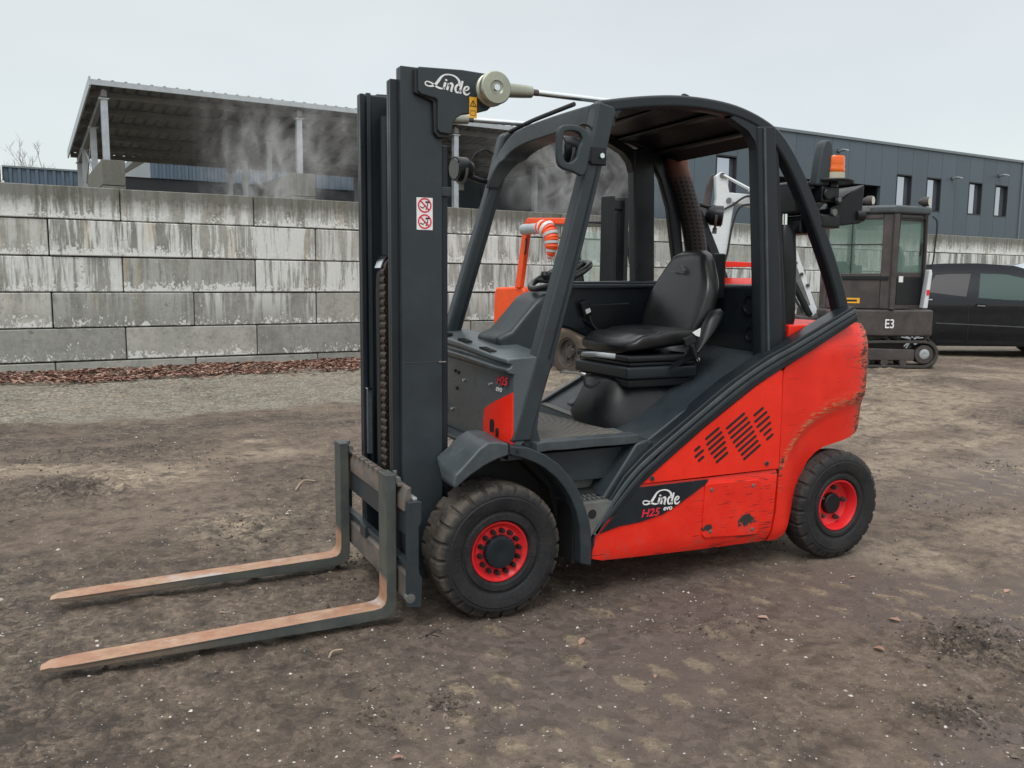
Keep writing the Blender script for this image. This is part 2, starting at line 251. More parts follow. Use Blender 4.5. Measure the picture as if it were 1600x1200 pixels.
# ------------------------------------------------------------------ mesh helpers
def catmull(pts, n=8, closed=False):
    P = [np.array(p, float) for p in pts]; out = []; N = len(P)
    rngi = range(N) if closed else range(N - 1)
    for i in rngi:
        p0 = P[(i - 1) % N] if closed or i > 0 else 2 * P[0] - P[1]; p1 = P[i]; p2 = P[(i + 1) % N]; p3 = P[(i + 2) % N] if closed or i + 2 < N else 2 * P[-1] - P[-2]
        for k in range(n):
            t = k / n; out.append(.5 * ((2 * p1) + (-p0 + p2) * t + (2 * p0 - 5 * p1 + 4 * p2 - p3) * t * t + (-p0 + 3 * p1 - 3 * p2 + p3) * t ** 3))
    if not closed: out.append(P[-1])
    return [tuple(o) for o in out]
class MB:
    def __init__(s): s.v = []; s.f = []
    def add(s, vs_, fs):
        b = len(s.v); s.v += [tuple(v) for v in vs_]; s.f += [tuple(i + b for i in f) for f in fs]; return s
    def box(s, x0, x1, y0, y1, z0, z1, M=None):
        v = [(x, y, z) for x in (x0, x1) for y in (y0, y1) for z in (z0, z1)]
        if M is not None: v = [tuple(M @ Vector(p)) for p in v]
        return s.add(v, [(0, 1, 3, 2), (4, 6, 7, 5), (0, 4, 5, 1), (2, 3, 7, 6), (0, 2, 6, 4), (1, 5, 7, 3)])
    def prism(s, pts, a0, a1, axis='y', M=None):
        n = len(pts)
        def P(p, a): return {'y': (p[0], a, p[1]), 'x': (a, p[0], p[1]), 'z': (p[0], p[1], a)}[axis]
        v = [P(p, a0) for p in pts] + [P(p, a1) for p in pts]
        if M is not None: v = [tuple(M @ Vector(p)) for p in v]
        return s.add(v, [tuple(range(n)), tuple(range(2 * n - 1, n - 1, -1))] + [(i, n + i, n + (i + 1) % n, (i + 1) % n) for i in range(n)])
    def cyl(s, p0, p1, r0, r1=None, seg=16, cap=True):
        r1 = r0 if r1 is None else r1
        return s.tube([p0, p1], [r0, r1], seg, cap)
    def tube(s, path, r, seg=10, cap=True, sq=None):
        P = [Vector(p) for p in path]; n = len(P)
        if isinstance(r, (int, float)): r = [r] * n
        vs_ = []; prev = None
        for i in range(n):
            d = (P[min(i + 1, n - 1)] - P[max(i - 1, 0)]).normalized()
            if prev is None:
                a = Vector((0, 0, 1)) if abs(d.z) < .9 else Vector((1, 0, 0)); u = d.cross(a).normalized()
            else: u = (prev - d * prev.dot(d)).normalized()
            prev = u; w = d.cross(u)
            for k in range(seg):
                t = 2 * pi * (k + .5) / seg; vs_.append(P[i] + (u * cos(t) + w * sin(t)) * r[i])
        fs = [(i * seg + k, i * seg + (k + 1) % seg, (i + 1) * seg + (k + 1) % seg, (i + 1) * seg + k) for i in range(n - 1) for k in range(seg)]
        if cap: fs += [tuple(range(seg - 1, -1, -1)), tuple((n - 1) * seg + k for k in range(seg))]
        return s.add(vs_, fs)
    def sweep(s, path, prof, side=(0, 1, 0), cap=True):
        """profile [(a, b)]: a along `side`, b along side x tangent"""
        P = [Vector(p) for p in path]; n = len(P); m_ = len(prof); vs_ = []; S = Vector(side)
        for i in range(n):
            d = (P[min(i + 1, n - 1)] - P[max(i - 1, 0)]).normalized(); b = S.cross(d).normalized()
            for a_, b_ in prof: vs_.append(P[i] + S * a_ + b * b_)
        fs = [(i * m_ + k, i * m_ + (k + 1) % m_, (i + 1) * m_ + (k + 1) % m_, (i + 1) * m_ + k) for i in range(n - 1) for k in range(m_)]
        if cap: fs += [tuple(range(m_ - 1, -1, -1)), tuple((n - 1) * m_ + k for k in range(m_))]
        return s.add(vs_, fs)
    def rings(s, R, cap=True, closed=False):
        n = len(R); m_ = len(R[0]); vs_ = [p for r_ in R for p in r_]
        fs = [(i * m_ + k, i * m_ + (k + 1) % m_, ((i + 1) % n) * m_ + (k + 1) % m_, ((i + 1) % n) * m_ + k) for i in range(n if closed else n - 1) for k in range(m_)]
        if cap and not closed: fs += [tuple(range(m_ - 1, -1, -1)), tuple((n - 1) * m_ + k for k in range(m_))]
        return s.add(vs_, fs)
    def lathe(s, c, prof, seg=32, axis='y', close=False, fn=None):
        """prof: (axial, radius)"""
        vs_ = []; m_ = len(prof)
        for k in range(seg):
            t = 2 * pi * k / seg
            for j, (a, r) in enumerate(prof):
                if fn: a, r = fn(a, r, k, j)
                if axis == 'y': vs_.append((c[0] + r * cos(t), c[1] + a, c[2] + r * sin(t)))
                elif axis == 'z': vs_.append((c[0] + r * cos(t), c[1] + r * sin(t), c[2] + a))
                else: vs_.append((c[0] + a, c[1] + r * cos(t), c[2] + r * sin(t)))
        fs = [(k * m_ + j, k * m_ + (j + 1) % m_, ((k + 1) % seg) * m_ + (j + 1) % m_, ((k + 1) % seg) * m_ + j) for k in range(seg) for j in range(m_ if close else m_ - 1)]
        return s.add(vs_, fs)
    def loft(s, secs, seg=24):
        """secs: (center, half a, half b, power, dir a, dir b) superellipse rings"""
        R = []
        for c, a, b, pw, da, db in secs:
            c = Vector(c); da = Vector(da); db = Vector(db); r_ = []
            for k in range(seg):
                t = 2 * pi * k / seg; x = abs(cos(t)) ** (2 / pw) * (1 if cos(t) > 0 else -1); y = abs(sin(t)) ** (2 / pw) * (1 if sin(t) > 0 else -1)
                r_.append(c + da * (a * x) + db * (b * y))
            R.append(r_)
        return s.rings(R)
    def ribbon(s, pts, w, M, th=.0015):
        """flat stroke in the xz plane of M"""
        n = len(pts); Lf = []; Rt = []
        if isinstance(w, (int, float)): w = [w] * n
        for i in range(n):
            a = pts[max(i - 1, 0)]; b = pts[min(i + 1, n - 1)]; dx, dz = b[0] - a[0], b[1] - a[1]; l = sqrt(dx * dx + dz * dz) or 1
            nx_, nz2 = -dz / l, dx / l
            Lf.append((pts[i][0] + nx_ * w[i] / 2, pts[i][1] + nz2 * w[i] / 2)); Rt.append((pts[i][0] - nx_ * w[i] / 2, pts[i][1] - nz2 * w[i] / 2))
        vs_ = [M @ Vector((p[0], 0, p[1])) for p in Lf + Rt] + [M @ Vector((p[0], th, p[1])) for p in Lf + Rt]
        fs = []
        for i in range(n - 1): fs += [(i, i + 1, n + i + 1, n + i)]
        for i in range(n - 1): fs += [(i, 2 * n + i, 2 * n + i + 1, i + 1), (n + i, n + i + 1, 3 * n + i + 1, 3 * n + i)]
        return s.add(vs_, fs)
    def build(s, name, mat, parent=None, bevel=0, seg=2, ang=35, smooth=True, loc=None):
        me = bpy.data.meshes.new(name); v = s.v
        if loc is not None: v = [(p[0] - loc[0], p[1] - loc[1], p[2] - loc[2]) for p in v]
        me.from_pydata([tuple(p) for p in v], [], s.f); me.materials.append(mat)
        bm = bmesh.new(); bm.from_mesh(me); bmesh.ops.recalc_face_normals(bm, faces=bm.faces); bm.to_mesh(me); bm.free()
        o = bpy.data.objects.new(name, me); COL.objects.link(o)
        if loc is not None: o.location = loc
        if smooth:
            me.polygons.foreach_set('use_smooth', [True] * len(me.polygons)); me.set_sharp_from_angle(angle=radians(ang))
        if bevel:
            b = o.modifiers.new('bevel', 'BEVEL'); b.width = bevel; b.segments = seg; b.limit_method = 'ANGLE'; b.angle_limit = radians(ang)
            wnm = o.modifiers.new('wn', 'WEIGHTED_NORMAL')
        if parent is not None: o.parent = parent; o.matrix_parent_inverse = parent_inv(parent)
        return o
def parent_inv(p):
    M = Matrix.Identity(4); q = p
    chain = []
    while q is not None: chain.append(q); q = q.parent
    for q in reversed(chain): M = M @ (q.matrix_parent_inverse if q.parent else Matrix.Identity(4)) @ Matrix.LocRotScale(q.location, q.rotation_euler, q.scale)
    return M.inverted()
def tag(o, label=None, cat=None, group=None, kind=None):
    if label: o['label'] = label
    if cat: o['category'] = cat
    if group: o['group'] = group
    if kind: o['kind'] = kind
    return o
def thing(name, label, cat, loc=(0, 0, 0), rz=0, group=None):
    o = bpy.data.objects.new(name, None); COL.objects.link(o); o.location = loc; o.rotation_euler = (0, 0, rz); o.empty_display_size = .2
    return tag(o, label, cat, group)
def text(name, body, size, mat, parent, M, shear=0, bold=0, sx_=1):
    c = bpy.data.curves.new(name, 'FONT'); c.body = body; c.size = size; c.extrude = .0006; c.shear = shear; c.offset = bold
    tmp = bpy.data.objects.new('tmp', c); COL.objects.link(tmp); dg = bpy.context.evaluated_depsgraph_get()
    me = bpy.data.meshes.new_from_object(tmp.evaluated_get(dg)); bpy.data.objects.remove(tmp)
    me.transform(M @ Matrix.Diagonal((sx_, 1, 1, 1))); me.materials.clear(); me.materials.append(mat); me.name = name
    o = bpy.data.objects.new(name, me); COL.objects.link(o)
    if parent is not None: o.parent = parent; o.matrix_parent_inverse = parent_inv(parent)
    return o
def side_matrix(x, y, z):                      # text / ribbon plane facing -y
    return Matrix.Translation((x, y, z)) @ Matrix.Rotation(radians(90), 4, 'X')
# value noise for the terrain
_T = rng.random((256, 256))
def vnoise(x, y):
    xi = np.floor(x).astype(int); yi = np.floor(y).astype(int); fx = x - xi; fy = y - yi; fx = fx * fx * (3 - 2 * fx); fy = fy * fy * (3 - 2 * fy)
    a = _T[xi % 256, yi % 256]; b = _T[(xi + 1) % 256, yi % 256]; c = _T[xi % 256, (yi + 1) % 256]; d = _T[(xi + 1) % 256, (yi + 1) % 256]
    return (a * (1 - fx) + b * fx) * (1 - fy) + (c * (1 - fx) + d * fx) * fy
def fbm(x, y, o=4, g=.5):
    r = 0; a = 1; s = 0
    for i in range(o): r = r + a * vnoise(x + 17.3 * i, y + 5.1 * i); s += a; a *= g; x = x * 2.03; y = y * 2.03
    return r / s
def sstep(a, b, x):
    t = np.clip((x - a) / (b - a), 0, 1); return t * t * (3 - 2 * t)
WD = Vector((0.99675162, 0.08053703, 0)); ND = Vector((-0.08053703, 0.99675162, 0)); C0 = 11.6387; WANG = radians(4.6194)
# ================================================================== GROUND
CX, CY = -1.4486, -3.2377; VA = atan2(.8942, .4313)
def zone(x, y):
    W_ = x * WD.x + y * WD.y; N_ = x * ND.x + y * ND.y
    return W_, N_
CLODS = [(1.63, -1.02, .16, .05), (1.92, -.96, .14, .04), (1.12, -1.42, .13, .035), (-2.25, -.83, .13, .045), (-2.1, -1.35, .10, .03), (-.42, -.62, .06, .012), (-1.62, 3.3, .5, .06), (-2.6, 3.9, .4, .05), (-.8, 1.9, .3, .02)]
def tracks(x, y):
    """buried interlocking pavers: rows of sandy joints showing through smooth packed mud"""
    xw = x + .02 * (fbm(x * 3, y * 3, 2) - .5); yw = y + .05 * (fbm(x * 1.3 + 8, y * 1.3, 2) - .5)
    v = yw / .205; row = np.floor(v); u = xw / .168 + .5 * (row % 2); cu = np.floor(u); fu = u - cu - .5; fv = v - row - .5
    h1 = _T[(cu.astype(int) * 7 + 3) % 256, (row.astype(int) * 13 + 5) % 256]; h2 = _T[(cu.astype(int) * 5 + 90) % 256, (row.astype(int) * 3 + 55) % 256]
    d = np.sqrt(((fu + .3 * fv) / (.20 + .10 * h2)) ** 2 + ((fv + .12 * (h2 - .5)) / (.26 + .12 * h1)) ** 2) + (fbm(x * 22, y * 22, 3) - .5) * .9
    nt = (1 - sstep(.75, 1.05, d)) * sstep(.30, .75, h1 + .35 * (fbm(x * .8 + 5, y * .8, 2) - .5))
    seam = (1 - sstep(.03, .07, np.abs(np.abs(fv) - .5) + .03 * (fbm(x * 12, y * 12, 2) - .5))) * sstep(.50, .62, fbm(x * 1.5 + 40, y * 2.5, 3)) * .45
    nt = np.maximum(nt, seam)
    reg = sstep(-1.6, -.5, x - .35 * (y + 2)) * sstep(.45, -.25, y - .45 * np.maximum(0, x - 2.0)) if False else sstep(-1.6, -.5, x - .35 * (y + 2)) * (1 - sstep(-.25, .45, y - .45 * np.maximum(0, x - 2.0)))
    reg = reg * (1 - sstep(4.5, 7.0, x)) * sstep(.30, .50, fbm(x * .7 + 3, y * .9, 3))
    return reg * (1 - nt), reg * nt
def ground_h(x, y):
    x = np.asarray(x, float); y = np.asarray(y, float); W_, N_ = zone(x, y)
    h = -.015 + .205 * sstep(4.5, 8.5, x + .25 * y - 1) - .06 * sstep(10.4, 11.6, x)
    near = np.exp(-((x - 1.0) ** 2 / 5 + (y - .5) ** 2 / 1.5))
    h = h + (fbm(x * .5, y * .5, 3) - .5) * .07 * (1 - .9 * near) * sstep(1, 5, np.hypot(x, y))
    patch = sstep(.42, .66, fbm(x * .7 + 9, y * .9 + 4, 3))
    h = h + (fbm(x * 5, y * 5, 4) - .5) * .015 * (.5 + patch)
    ridge = 1 - np.abs(2 * fbm(x * 1.2, y * 4.2, 3) - 1); h = h + (sstep(.86, .98, ridge)) * .012 * patch * (1 - near)
    clod = np.maximum(0, fbm(x * 17, y * 17, 3) - .56); h = h + clod * .09 * patch * (1 - .8 * near)
    for cx_, cy_, r_, a_ in CLODS:
        g = np.exp(-(((x - cx_) / r_) ** 2 + ((y - cy_) / r_) ** 2)); h = h + g * a_ * (fbm(x * 38, y * 38, 3) * 1.9 - .45)
    p, n_ = tracks(x, y); lv = p + n_; h = h * (1 - .0 * lv) - p * .004 + n_ * .001
    h = h + (fbm(x * 60, y * 60, 2) - .5) * .004
    h = h + .015 * sstep(9.4, 11.4, N_) * (1 - sstep(11.7, 12.2, N_))
    return h
def gh(x, y): return float(ground_h(np.array([x]), np.array([y]))[0])
ang_f = np.arange(-radians(46), radians(46), .0043); ang_c = np.linspace(radians(46), 2 * pi - radians(46), 60)[:-1]
ang = VA + np.concatenate([ang_f, ang_c]); nr = []; r_ = 1.3
while r_ < 30: nr.append(r_); r_ *= 1.0075
while r_ < 900: nr.append(r_); r_ *= 1.12
nr = np.array([.3, .7] + nr); A_, R_ = np.meshgrid(ang, nr); gx = (CX + R_ * np.cos(A_)).ravel(); gy = (CY + R_ * np.sin(A_)).ravel()
gz = ground_h(gx, gy)
na, nn_ = len(ang), len(nr); ii = np.arange(nn_ - 1)[:, None] * na; kk = np.arange(na)[None, :]; k2 = (kk + 1) % na
F = np.stack([ii + kk, ii + k2, ii + na + k2, ii + na + kk], -1).reshape(-1, 4)
verts = np.stack([gx, gy, gz], 1); verts = np.vstack([verts, [CX, CY, 0]])
me = bpy.data.meshes.new('ground'); nv = len(verts); tri = [(nv - 1, k, (k + 1) % na) for k in range(na)]
me.vertices.add(nv); me.vertices.foreach_set('co', verts.ravel())
nl = F.size + 3 * na; me.loops.add(nl); me.loops.foreach_set('vertex_index', np.concatenate([F.ravel(), np.array(tri).ravel()]))
me.polygons.add(len(F) + na); me.polygons.foreach_set('loop_start', np.concatenate([np.arange(len(F)) * 4, F.size + np.arange(na) * 3]))
me.update(calc_edges=True); me.polygons.foreach_set('use_smooth', [True] * len(me.polygons))
def setattr_(me_, name, arr):
    a = me_.attributes.new(name, 'FLOAT', 'POINT'); a.data.foreach_set('value', np.asarray(arr, np.float32))
vx, vy = verts[:, 0], verts[:, 1]; Wv, Nv = zone(vx, vy); edge = (fbm(vx * 1.3, vy * 1.3, 4) - .5) * 1.6
setattr_(me, 'gravel', sstep(6.5, 6.8, Nv + edge + .35 * (fbm(vx * 7, vy * 7, 3) - .5)) * (1 - .45 * sstep(3.2, 5.0, Wv + edge)))
p_, n_ = tracks(vx, vy); setattr_(me, 'press', p_); setattr_(me, 'notch', n_)
setattr_(me, 'tan', np.clip(sstep(.56, .70, fbm(vx * .55 + 31, vy * .8 + 12, 4)) + .9 * np.exp(-(((vx + .75) / .32) ** 2 + ((vy - 2.0) / .38) ** 2)) + .8 * sstep(2.3, 3.2, vx) * sstep(.45, .6, fbm(vx * .8, vy * 1.2, 3)), 0, 1))
setattr_(me, 'churn', np.clip(sstep(.42, .66, fbm(vx * .7 + 9, vy * .9 + 4, 3)) * .5 + .85 * np.exp(-((Nv + edge * .5 - 5.6) / .8) ** 2) * (1 - sstep(3, 6, Wv)) * sstep(.3, .6, fbm(vx * 1.5, vy * 3, 3)) + sum(1.1 * np.exp(-(((vx - c[0]) / c[2]) ** 2 + ((vy - c[1]) / c[2]) ** 2)) for c in CLODS) + .5 * (1 - sstep(-2.2, -1.2, vx + .2 * vy)) * (1 - sstep(5, 6, Nv)), 0, 1))
t = NT('packed yard soil'); co = t.coord('World')
n1 = t.noise(co, .9, 6, .6); n2 = t.noise(co, 7, 7, .65, .3); n3 = t.noise(co, 45, 6, .7); n4 = t.noise(co, 190, 3, .6)
c = t.mix(t.rng(n1, .35, .65), (.112, .080, .060), (.205, .155, .117)); c = t.mix(t.rng(n2, .40, .68, 0, .5), c, (.235, .186, .142))
c = t.mix(t.rng(n2, .50, .34, 0, .75), c, (.058, .044, .036))
c = t.mix(t.math('MULTIPLY', t.attr('churn'), t.rng(n3, .62, .40)), c, (.045, .039, .034))
c = t.mix(t.math('MULTIPLY', t.attr('tan'), t.rng(n2, .32, .6)), c, (.33, .265, .195))
c = t.mix(t.math('MULTIPLY', t.attr('press'), .85), c, t.mix(n2, (.118, .090, .078), (.158, .122, .105)))
c = t.mix(t.math('MULTIPLY', t.attr('notch'), t.rng(n3, .32, .55, .15, .9)), c, (.27, .215, .15))
gv = t.mix(t.rng(n3, .35, .65), (.165, .150, .122), (.305, .285, .235)); c = t.mix(t.math('MULTIPLY', t.attr('gravel'), t.math('MULTIPLY', t.rng(n2, .25, .55, .45, .95), t.rng(t.noise(co, 2.2, 5), .35, .55, .5, 1))), c, gv)
def grains(sc, amt, cin):
    v = t.n('ShaderNodeTexVoronoi', feature='F1'); v.inputs['Scale'].default_value = sc; t.l(co, v.inputs['Vector']); g = t.sep(v.outputs['Color'])[0]
    return t.mix(1.0, cin, t.mix(g, (1 - amt, 1 - amt, 1 - amt), (1 + amt, 1 + amt, 1 + amt * .96)), 'MULTIPLY')
sel2 = t.rng(n2, .40, .58); sel2 = t.math('MULTIPLY', sel2, t.math('SUBTRACT', 1, t.math('MULTIPLY', t.attr('press'), .85))); c = t.mix(t.math('MULTIPLY', sel2, .42), c, grains(85, .42, c)); c = t.mix(t.attr('press'), grains(34, .15, c), c); c = t.mix(t.attr('gravel'), c, grains(42, .5, c)); c = t.mix(t.attr('churn'), c, grains(26, .5, c))
c = t.mix(t.rng(n4, .62, .74, 0, .7), c, (.30, .27, .225)); c = t.mix(t.rng(n4, .36, .26, 0, .6), c, (.03, .026, .022))
spk = t.voro(co, 48); spc = t.rng(spk, .15, .09); sel = t.rng(t.noise(co, 26, 2), .56, .62); c = t.mix(t.math('MULTIPLY', spc, sel), c, (.48, .46, .42))
t.base(c); wet = t.math('MULTIPLY', t.attr('press'), .18); t.l(t.math('SUBTRACT', t.rng(n2, .3, .7, .72, .95), wet), t.p.inputs['Roughness']); t.p.inputs['Specular IOR Level'].default_value = .35
hh = t.math('ADD', t.math('MULTIPLY', n3, 1.0), t.math('ADD', t.math('MULTIPLY', n4, .45), t.math('MULTIPLY', n2, .9)))
t.bump(hh, .9, .018)
me.materials.append(t.m); go = bpy.data.objects.new('ground', me); COL.objects.link(go); tag(go, kind='structure')
# loose stones and crumbs (nobody could count them)
def scatter(name, n, fpos, fsize, matx, flat=.6, label=None, cat=None):
    V = []; Fc = []; rn = []
    base = np.array([(1, 0, 0), (0, 1, 0), (-1, 0, 0), (0, -1, 0), (0, 0, 1), (0, 0, -1.)]); fc = [(0, 1, 4), (1, 2, 4), (2, 3, 4), (3, 0, 4), (1, 0, 5), (2, 1, 5), (3, 2, 5), (0, 3, 5)]
    P = fpos(n); S = fsize(n); Zs = ground_h(P[:, 0], P[:, 1])
    for i in range(n):
        b = base * (1 + rng.uniform(-.35, .35, (6, 3))); a = rng.uniform(0, 6.28); ca, sa = cos(a), sin(a)
        q = b * S[i] * np.array([1, rng.uniform(.5, 1), flat]); q = np.stack([q[:, 0] * ca - q[:, 1] * sa, q[:, 0] * sa + q[:, 1] * ca, q[:, 2]], 1)
        q += [P[i, 0], P[i, 1], Zs[i] + S[i] * flat * .3]; k = 6 * i; V.append(q); Fc += [(x + k, y + k, z + k) for x, y, z in fc]; rn += [rng.random()] * 6
    me = bpy.data.meshes.new(name); me.from_pydata(np.vstack(V).tolist(), [], Fc); setattr_(me, 'rnd', rn); me.materials.append(matx)
    o = bpy.data.objects.new(name, me); COL.objects.link(o); tag(o, label, cat, kind='stuff'); return o
t = NT('mixed pebbles'); rr = t.attr('rnd'); cr2 = t.n('ShaderNodeValToRGB'); t.l(rr, cr2.inputs[0]); ee = cr2.color_ramp.elements
ee[0].color = (.06, .05, .042, 1); ee[1].color = (.62, .60, .56, 1); 
for p__, cc in ((.40, (.12, .10, .085)), (.6, (.26, .23, .19)), (.8, (.5, .47, .42))): q = ee.new(p__); q.color = (*cc, 1)
t.base(t.mix(.0, cr2.outputs[0], (0, 0, 0))); t.p.inputs['Roughness'].default_value = .85; PEB = t.m
def fpos(n):
    a = VA + rng.uniform(-radians(38), radians(38), n); r = 1.8 + 8.5 * rng.random(n) ** 1.3
    return np.stack([CX + r * np.cos(a), CY + r * np.sin(a)], 1)
scatter('gravel', 14000, fpos, lambda n: np.clip(rng.lognormal(-5.8, .5, n), .0015, .014), PEB, .6, 'small pale and dark stones strewn over the packed soil', 'gravel')
def fclod(n):
    k = rng.integers(0, len(CLODS), n); c = np.array(CLODS)[k]; g = rng.normal(0, .75, (n, 2)); return c[:, :2] + g * c[:, 2:3]
t = NT('crumbled mud'); rr = t.attr('rnd'); t.base(t.mix(rr, (.034, .027, .022), (.15, .12, .095))); t.p.inputs['Roughness'].default_value = .9
for _ in range(26):
    _a = VA + rng.uniform(-.6, .6); _r = 2.2 + 6 * rng.random(); CLODS.append((CX + _r * cos(_a), CY + _r * sin(_a), .08 + .3 * rng.random(), 0))
scatter('mud_crumbs', 5000, fclod, lambda n: np.clip(rng.lognormal(-5.3, .5, n), .002, .018), t.m, .7, 'dark crumbled clods of mud churned up in the yard', 'mud')
# fallen leaves along the foot of the block wall
t = NT('fallen leaves'); rr = t.attr('rnd'); cr2 = t.n('ShaderNodeValToRGB'); t.l(rr, cr2.inputs[0]); ee = cr2.color_ramp.elements; ee[0].color = (.085, .04, .03, 1); ee[1].color = (.44, .31, .24, 1)
for p__, cc in ((.3, (.15, .07, .052)), (.6, (.26, .135, .095)), (.85, (.36, .22, .16))): q = ee.new(p__); q.color = (*cc, 1)
t.base(cr2.outputs[0]); t.p.inputs['Roughness'].default_value = .7
V = []; Fc = []; rn = []
def leaf_at(x, y, z, s, rnd):
    a = random.uniform(0, 6.28); ca, sa = cos(a), sin(a); tl = random.uniform(-.5, .5); b = len(V)
    for (u, v, w) in ((-1, 0, 0), (-.35, .48, .25), (.45, .42, .25), (1, 0, .1), (.45, -.42, .3), (-.35, -.48, .3), (0, 0, 0)):
        V.append((x + s * (u * ca - v * sa), y + s * (u * sa + v * ca), z + s * (w * random.uniform(.4, 1.3) + u * tl * .6) + s * .25)); rn.append(rnd)
    Fc.extend([(b, b + 1, b + 2, b + 6), (b + 6, b + 2, b + 3), (b, b + 6, b + 4, b + 5), (b + 6, b + 3, b + 4)])
for i in range(11500):
    w = random.uniform(-4.5, 4.3) if i < 8200 else random.uniform(4.3, 27); nn2 = 11.6 - 1.6 * random.random() ** 1.25 - (.5 * random.random() if random.random() < .12 else 0)
    if float(fbm(np.array([w * 1.7]), np.array([nn2 * 2.0]), 3)[0]) < .44 and random.random() < .7: continue
    nn2 += .12 * sin(w * 2.1) ; p = WD * w + ND * nn2; pile = .025 * max(0, 1 - (11.6 - nn2) / 2)
    leaf_at(p.x, p.y, gh(p.x, p.y) + pile * random.random() if i % 7 == 0 else .008 + pile * random.random(), random.uniform(.032, .058), random.random())
for i in range(26):
    p = fpos(1)[0]; leaf_at(p[0], p[1], gh(p[0], p[1]), random.uniform(.012, .03), random.uniform(.5, 1))
me = bpy.data.meshes.new('leaf_litter'); me.from_pydata(V, [], Fc); setattr_(me, 'rnd', rn); me.materials.append(t.m); o = bpy.data.objects.new('leaf_litter', me); COL.objects.link(o)
tag(o, 'reddish brown fallen leaves heaped along the foot of the concrete block wall', 'leaves', kind='stuff')
# ================================================================== BLOCK WALL
wall = thing('concrete_block_wall', 'long wall of stacked lime-streaked concrete blocks behind the red forklift', 'wall', (0, 0, 0))
def block_mesh(name, Lw, H, D):
    bm = bmesh.new(); bmesh.ops.create_cube(bm, size=1, matrix=Matrix.Diagonal((Lw, D, H, 1)))
    bmesh.ops.bevel(bm, geom=bm.edges[:], offset=.012, segments=1, affect='EDGES')
    me = bpy.data.meshes.new(name); bm.to_mesh(me); bm.free(); me.materials.append(CONC); return me
rows = [(-.395, .150, 1), (.150, .665, 0), (.665, 1.212, 1), (1.212, 1.757, 0), (1.757, 2.310, 1), (2.310, 2.815, 0)]
PIT = 2.047
for z0, z1, ph in rows:
    me = block_mesh('block', PIT - .016, z1 - z0 - .020, .8)
    for k in range(-3 if True else 0, 14):
        w = (-.13 if ph == 0 else -1.135) + PIT * k + PIT / 2
        o = bpy.data.objects.new('block', me); COL.objects.link(o); j = random.uniform(-.02, .02)
        o.location = WD * w + ND * (C0 + .4 + j) + Vector((0, 0, (z0 + z1) / 2)); o.rotation_euler = (random.uniform(-.008, .008), random.uniform(-.0025, .0025), WANG + random.uniform(-.006, .006))
        o.parent = wall
wallfill = MB(); M = Matrix.Rotation(WANG, 4, 'Z'); wallfill.box(-6, 27, C0 + .12, C0 + .7, -.4, 2.76, M); wallfill.build('joint_shadow_fill', DARKB, wall, smooth=False)
# local frame of the wall: W along, N away
WM = Matrix.Rotation(WANG, 4, 'Z')
def wp(w, off, z): return WM @ Vector((w, C0 + off, z))
# bay walls behind, carrying the shed
for i, (w0, w1) in enumerate(((.0, .42), (3.70, 4.24))):
    b = thing('concrete_bay_wall', ['concrete block stub under the leftmost post of the open shed', 'concrete block stub under the second front post of the open shed'][i], 'wall', wp((w0 + w1) / 2, 5.5, 0), WANG)
    for z0, z1 in ((2.2, 2.72), (2.72, 3.22), (3.22, 3.72)):
        for n0 in (4, 5.6):
            MB().box(w0, w1, C0 + n0, C0 + n0 + 1.58, z0 + .01, z1, WM).build('block', CONC, b, bevel=.015)
# ------------------------------------------------------------------ open shed
shed = thing('open_shed', 'open sided shed with ribbed monopitch roof on steel posts behind the wall', 'shed', wp(6, 7.5, 0), WANG)
ZF, ZR, NF, NR = 5.16, 4.66, 3.95, 11.1
def rz_(n): return ZF + (ZR - ZF) * (n - NF) / (NR - NF)
w = -.12; RP = .235
while w < 12.7:
    mb = MB(); pr = []
    for k in range(5):
        b = w + k * RP; pr += [(b, 0), (b + .10, 0), (b + .125, .045), (b + .165, .045), (b + .19, 0)]
    pr.append((w + 5 * RP, 0)); top = [(a, z + .012) for a, z in pr]; ring = pr + top[::-1]
    vs_ = [];
    for n in (NF, NR): vs_ += [WM @ Vector((a, C0 + n, rz_(n) + z)) for a, z in ring]
    m_ = len(ring); h_ = len(pr)
    fs = [(i, i + 1, m_ + i + 1, m_ + i) for i in range(m_ - 1)] + [(m_ - 1, 0, m_, 2 * m_ - 1)] + [(i, m_ - 1 - i, m_ - 2 - i, i + 1) for i in range(h_ - 1)] + [(m_ + i, m_ + i + 1, 2 * m_ - 2 - i, 2 * m_ - 1 - i) for i in range(h_ - 1)]
    mb.add(vs_, fs).build('roof_sheet', ROOFM, shed, smooth=False); w += 5 * RP
MB().box(-.13, 12.8, C0 + NF - .05, C0 + NF - .01, ZF - .07, ZF + .03, WM).build('eaves_trim', GALV, shed)
MB().box(-.16, -.13, C0 + NF - .05, C0 + NF, ZF - .09, ZF + .08, WM).prism([(C0 + NF, ZF - .12), (C0 + NR, ZR - .12), (C0 + NR, ZR + .08), (C0 + NF, ZF + .08)], -.16, -.13, 'x', WM).build('gable_trim', GALV, shed)
for k, n in enumerate((4.6, 5.9, 7.2, 8.5, 9.8, 10.9)):
    MB().box(-.1, 12.7, C0 + n - .03, C0 + n + .03, rz_(n) - .13, rz_(n) - .01, WM).build('purlin', ROOFM, shed)
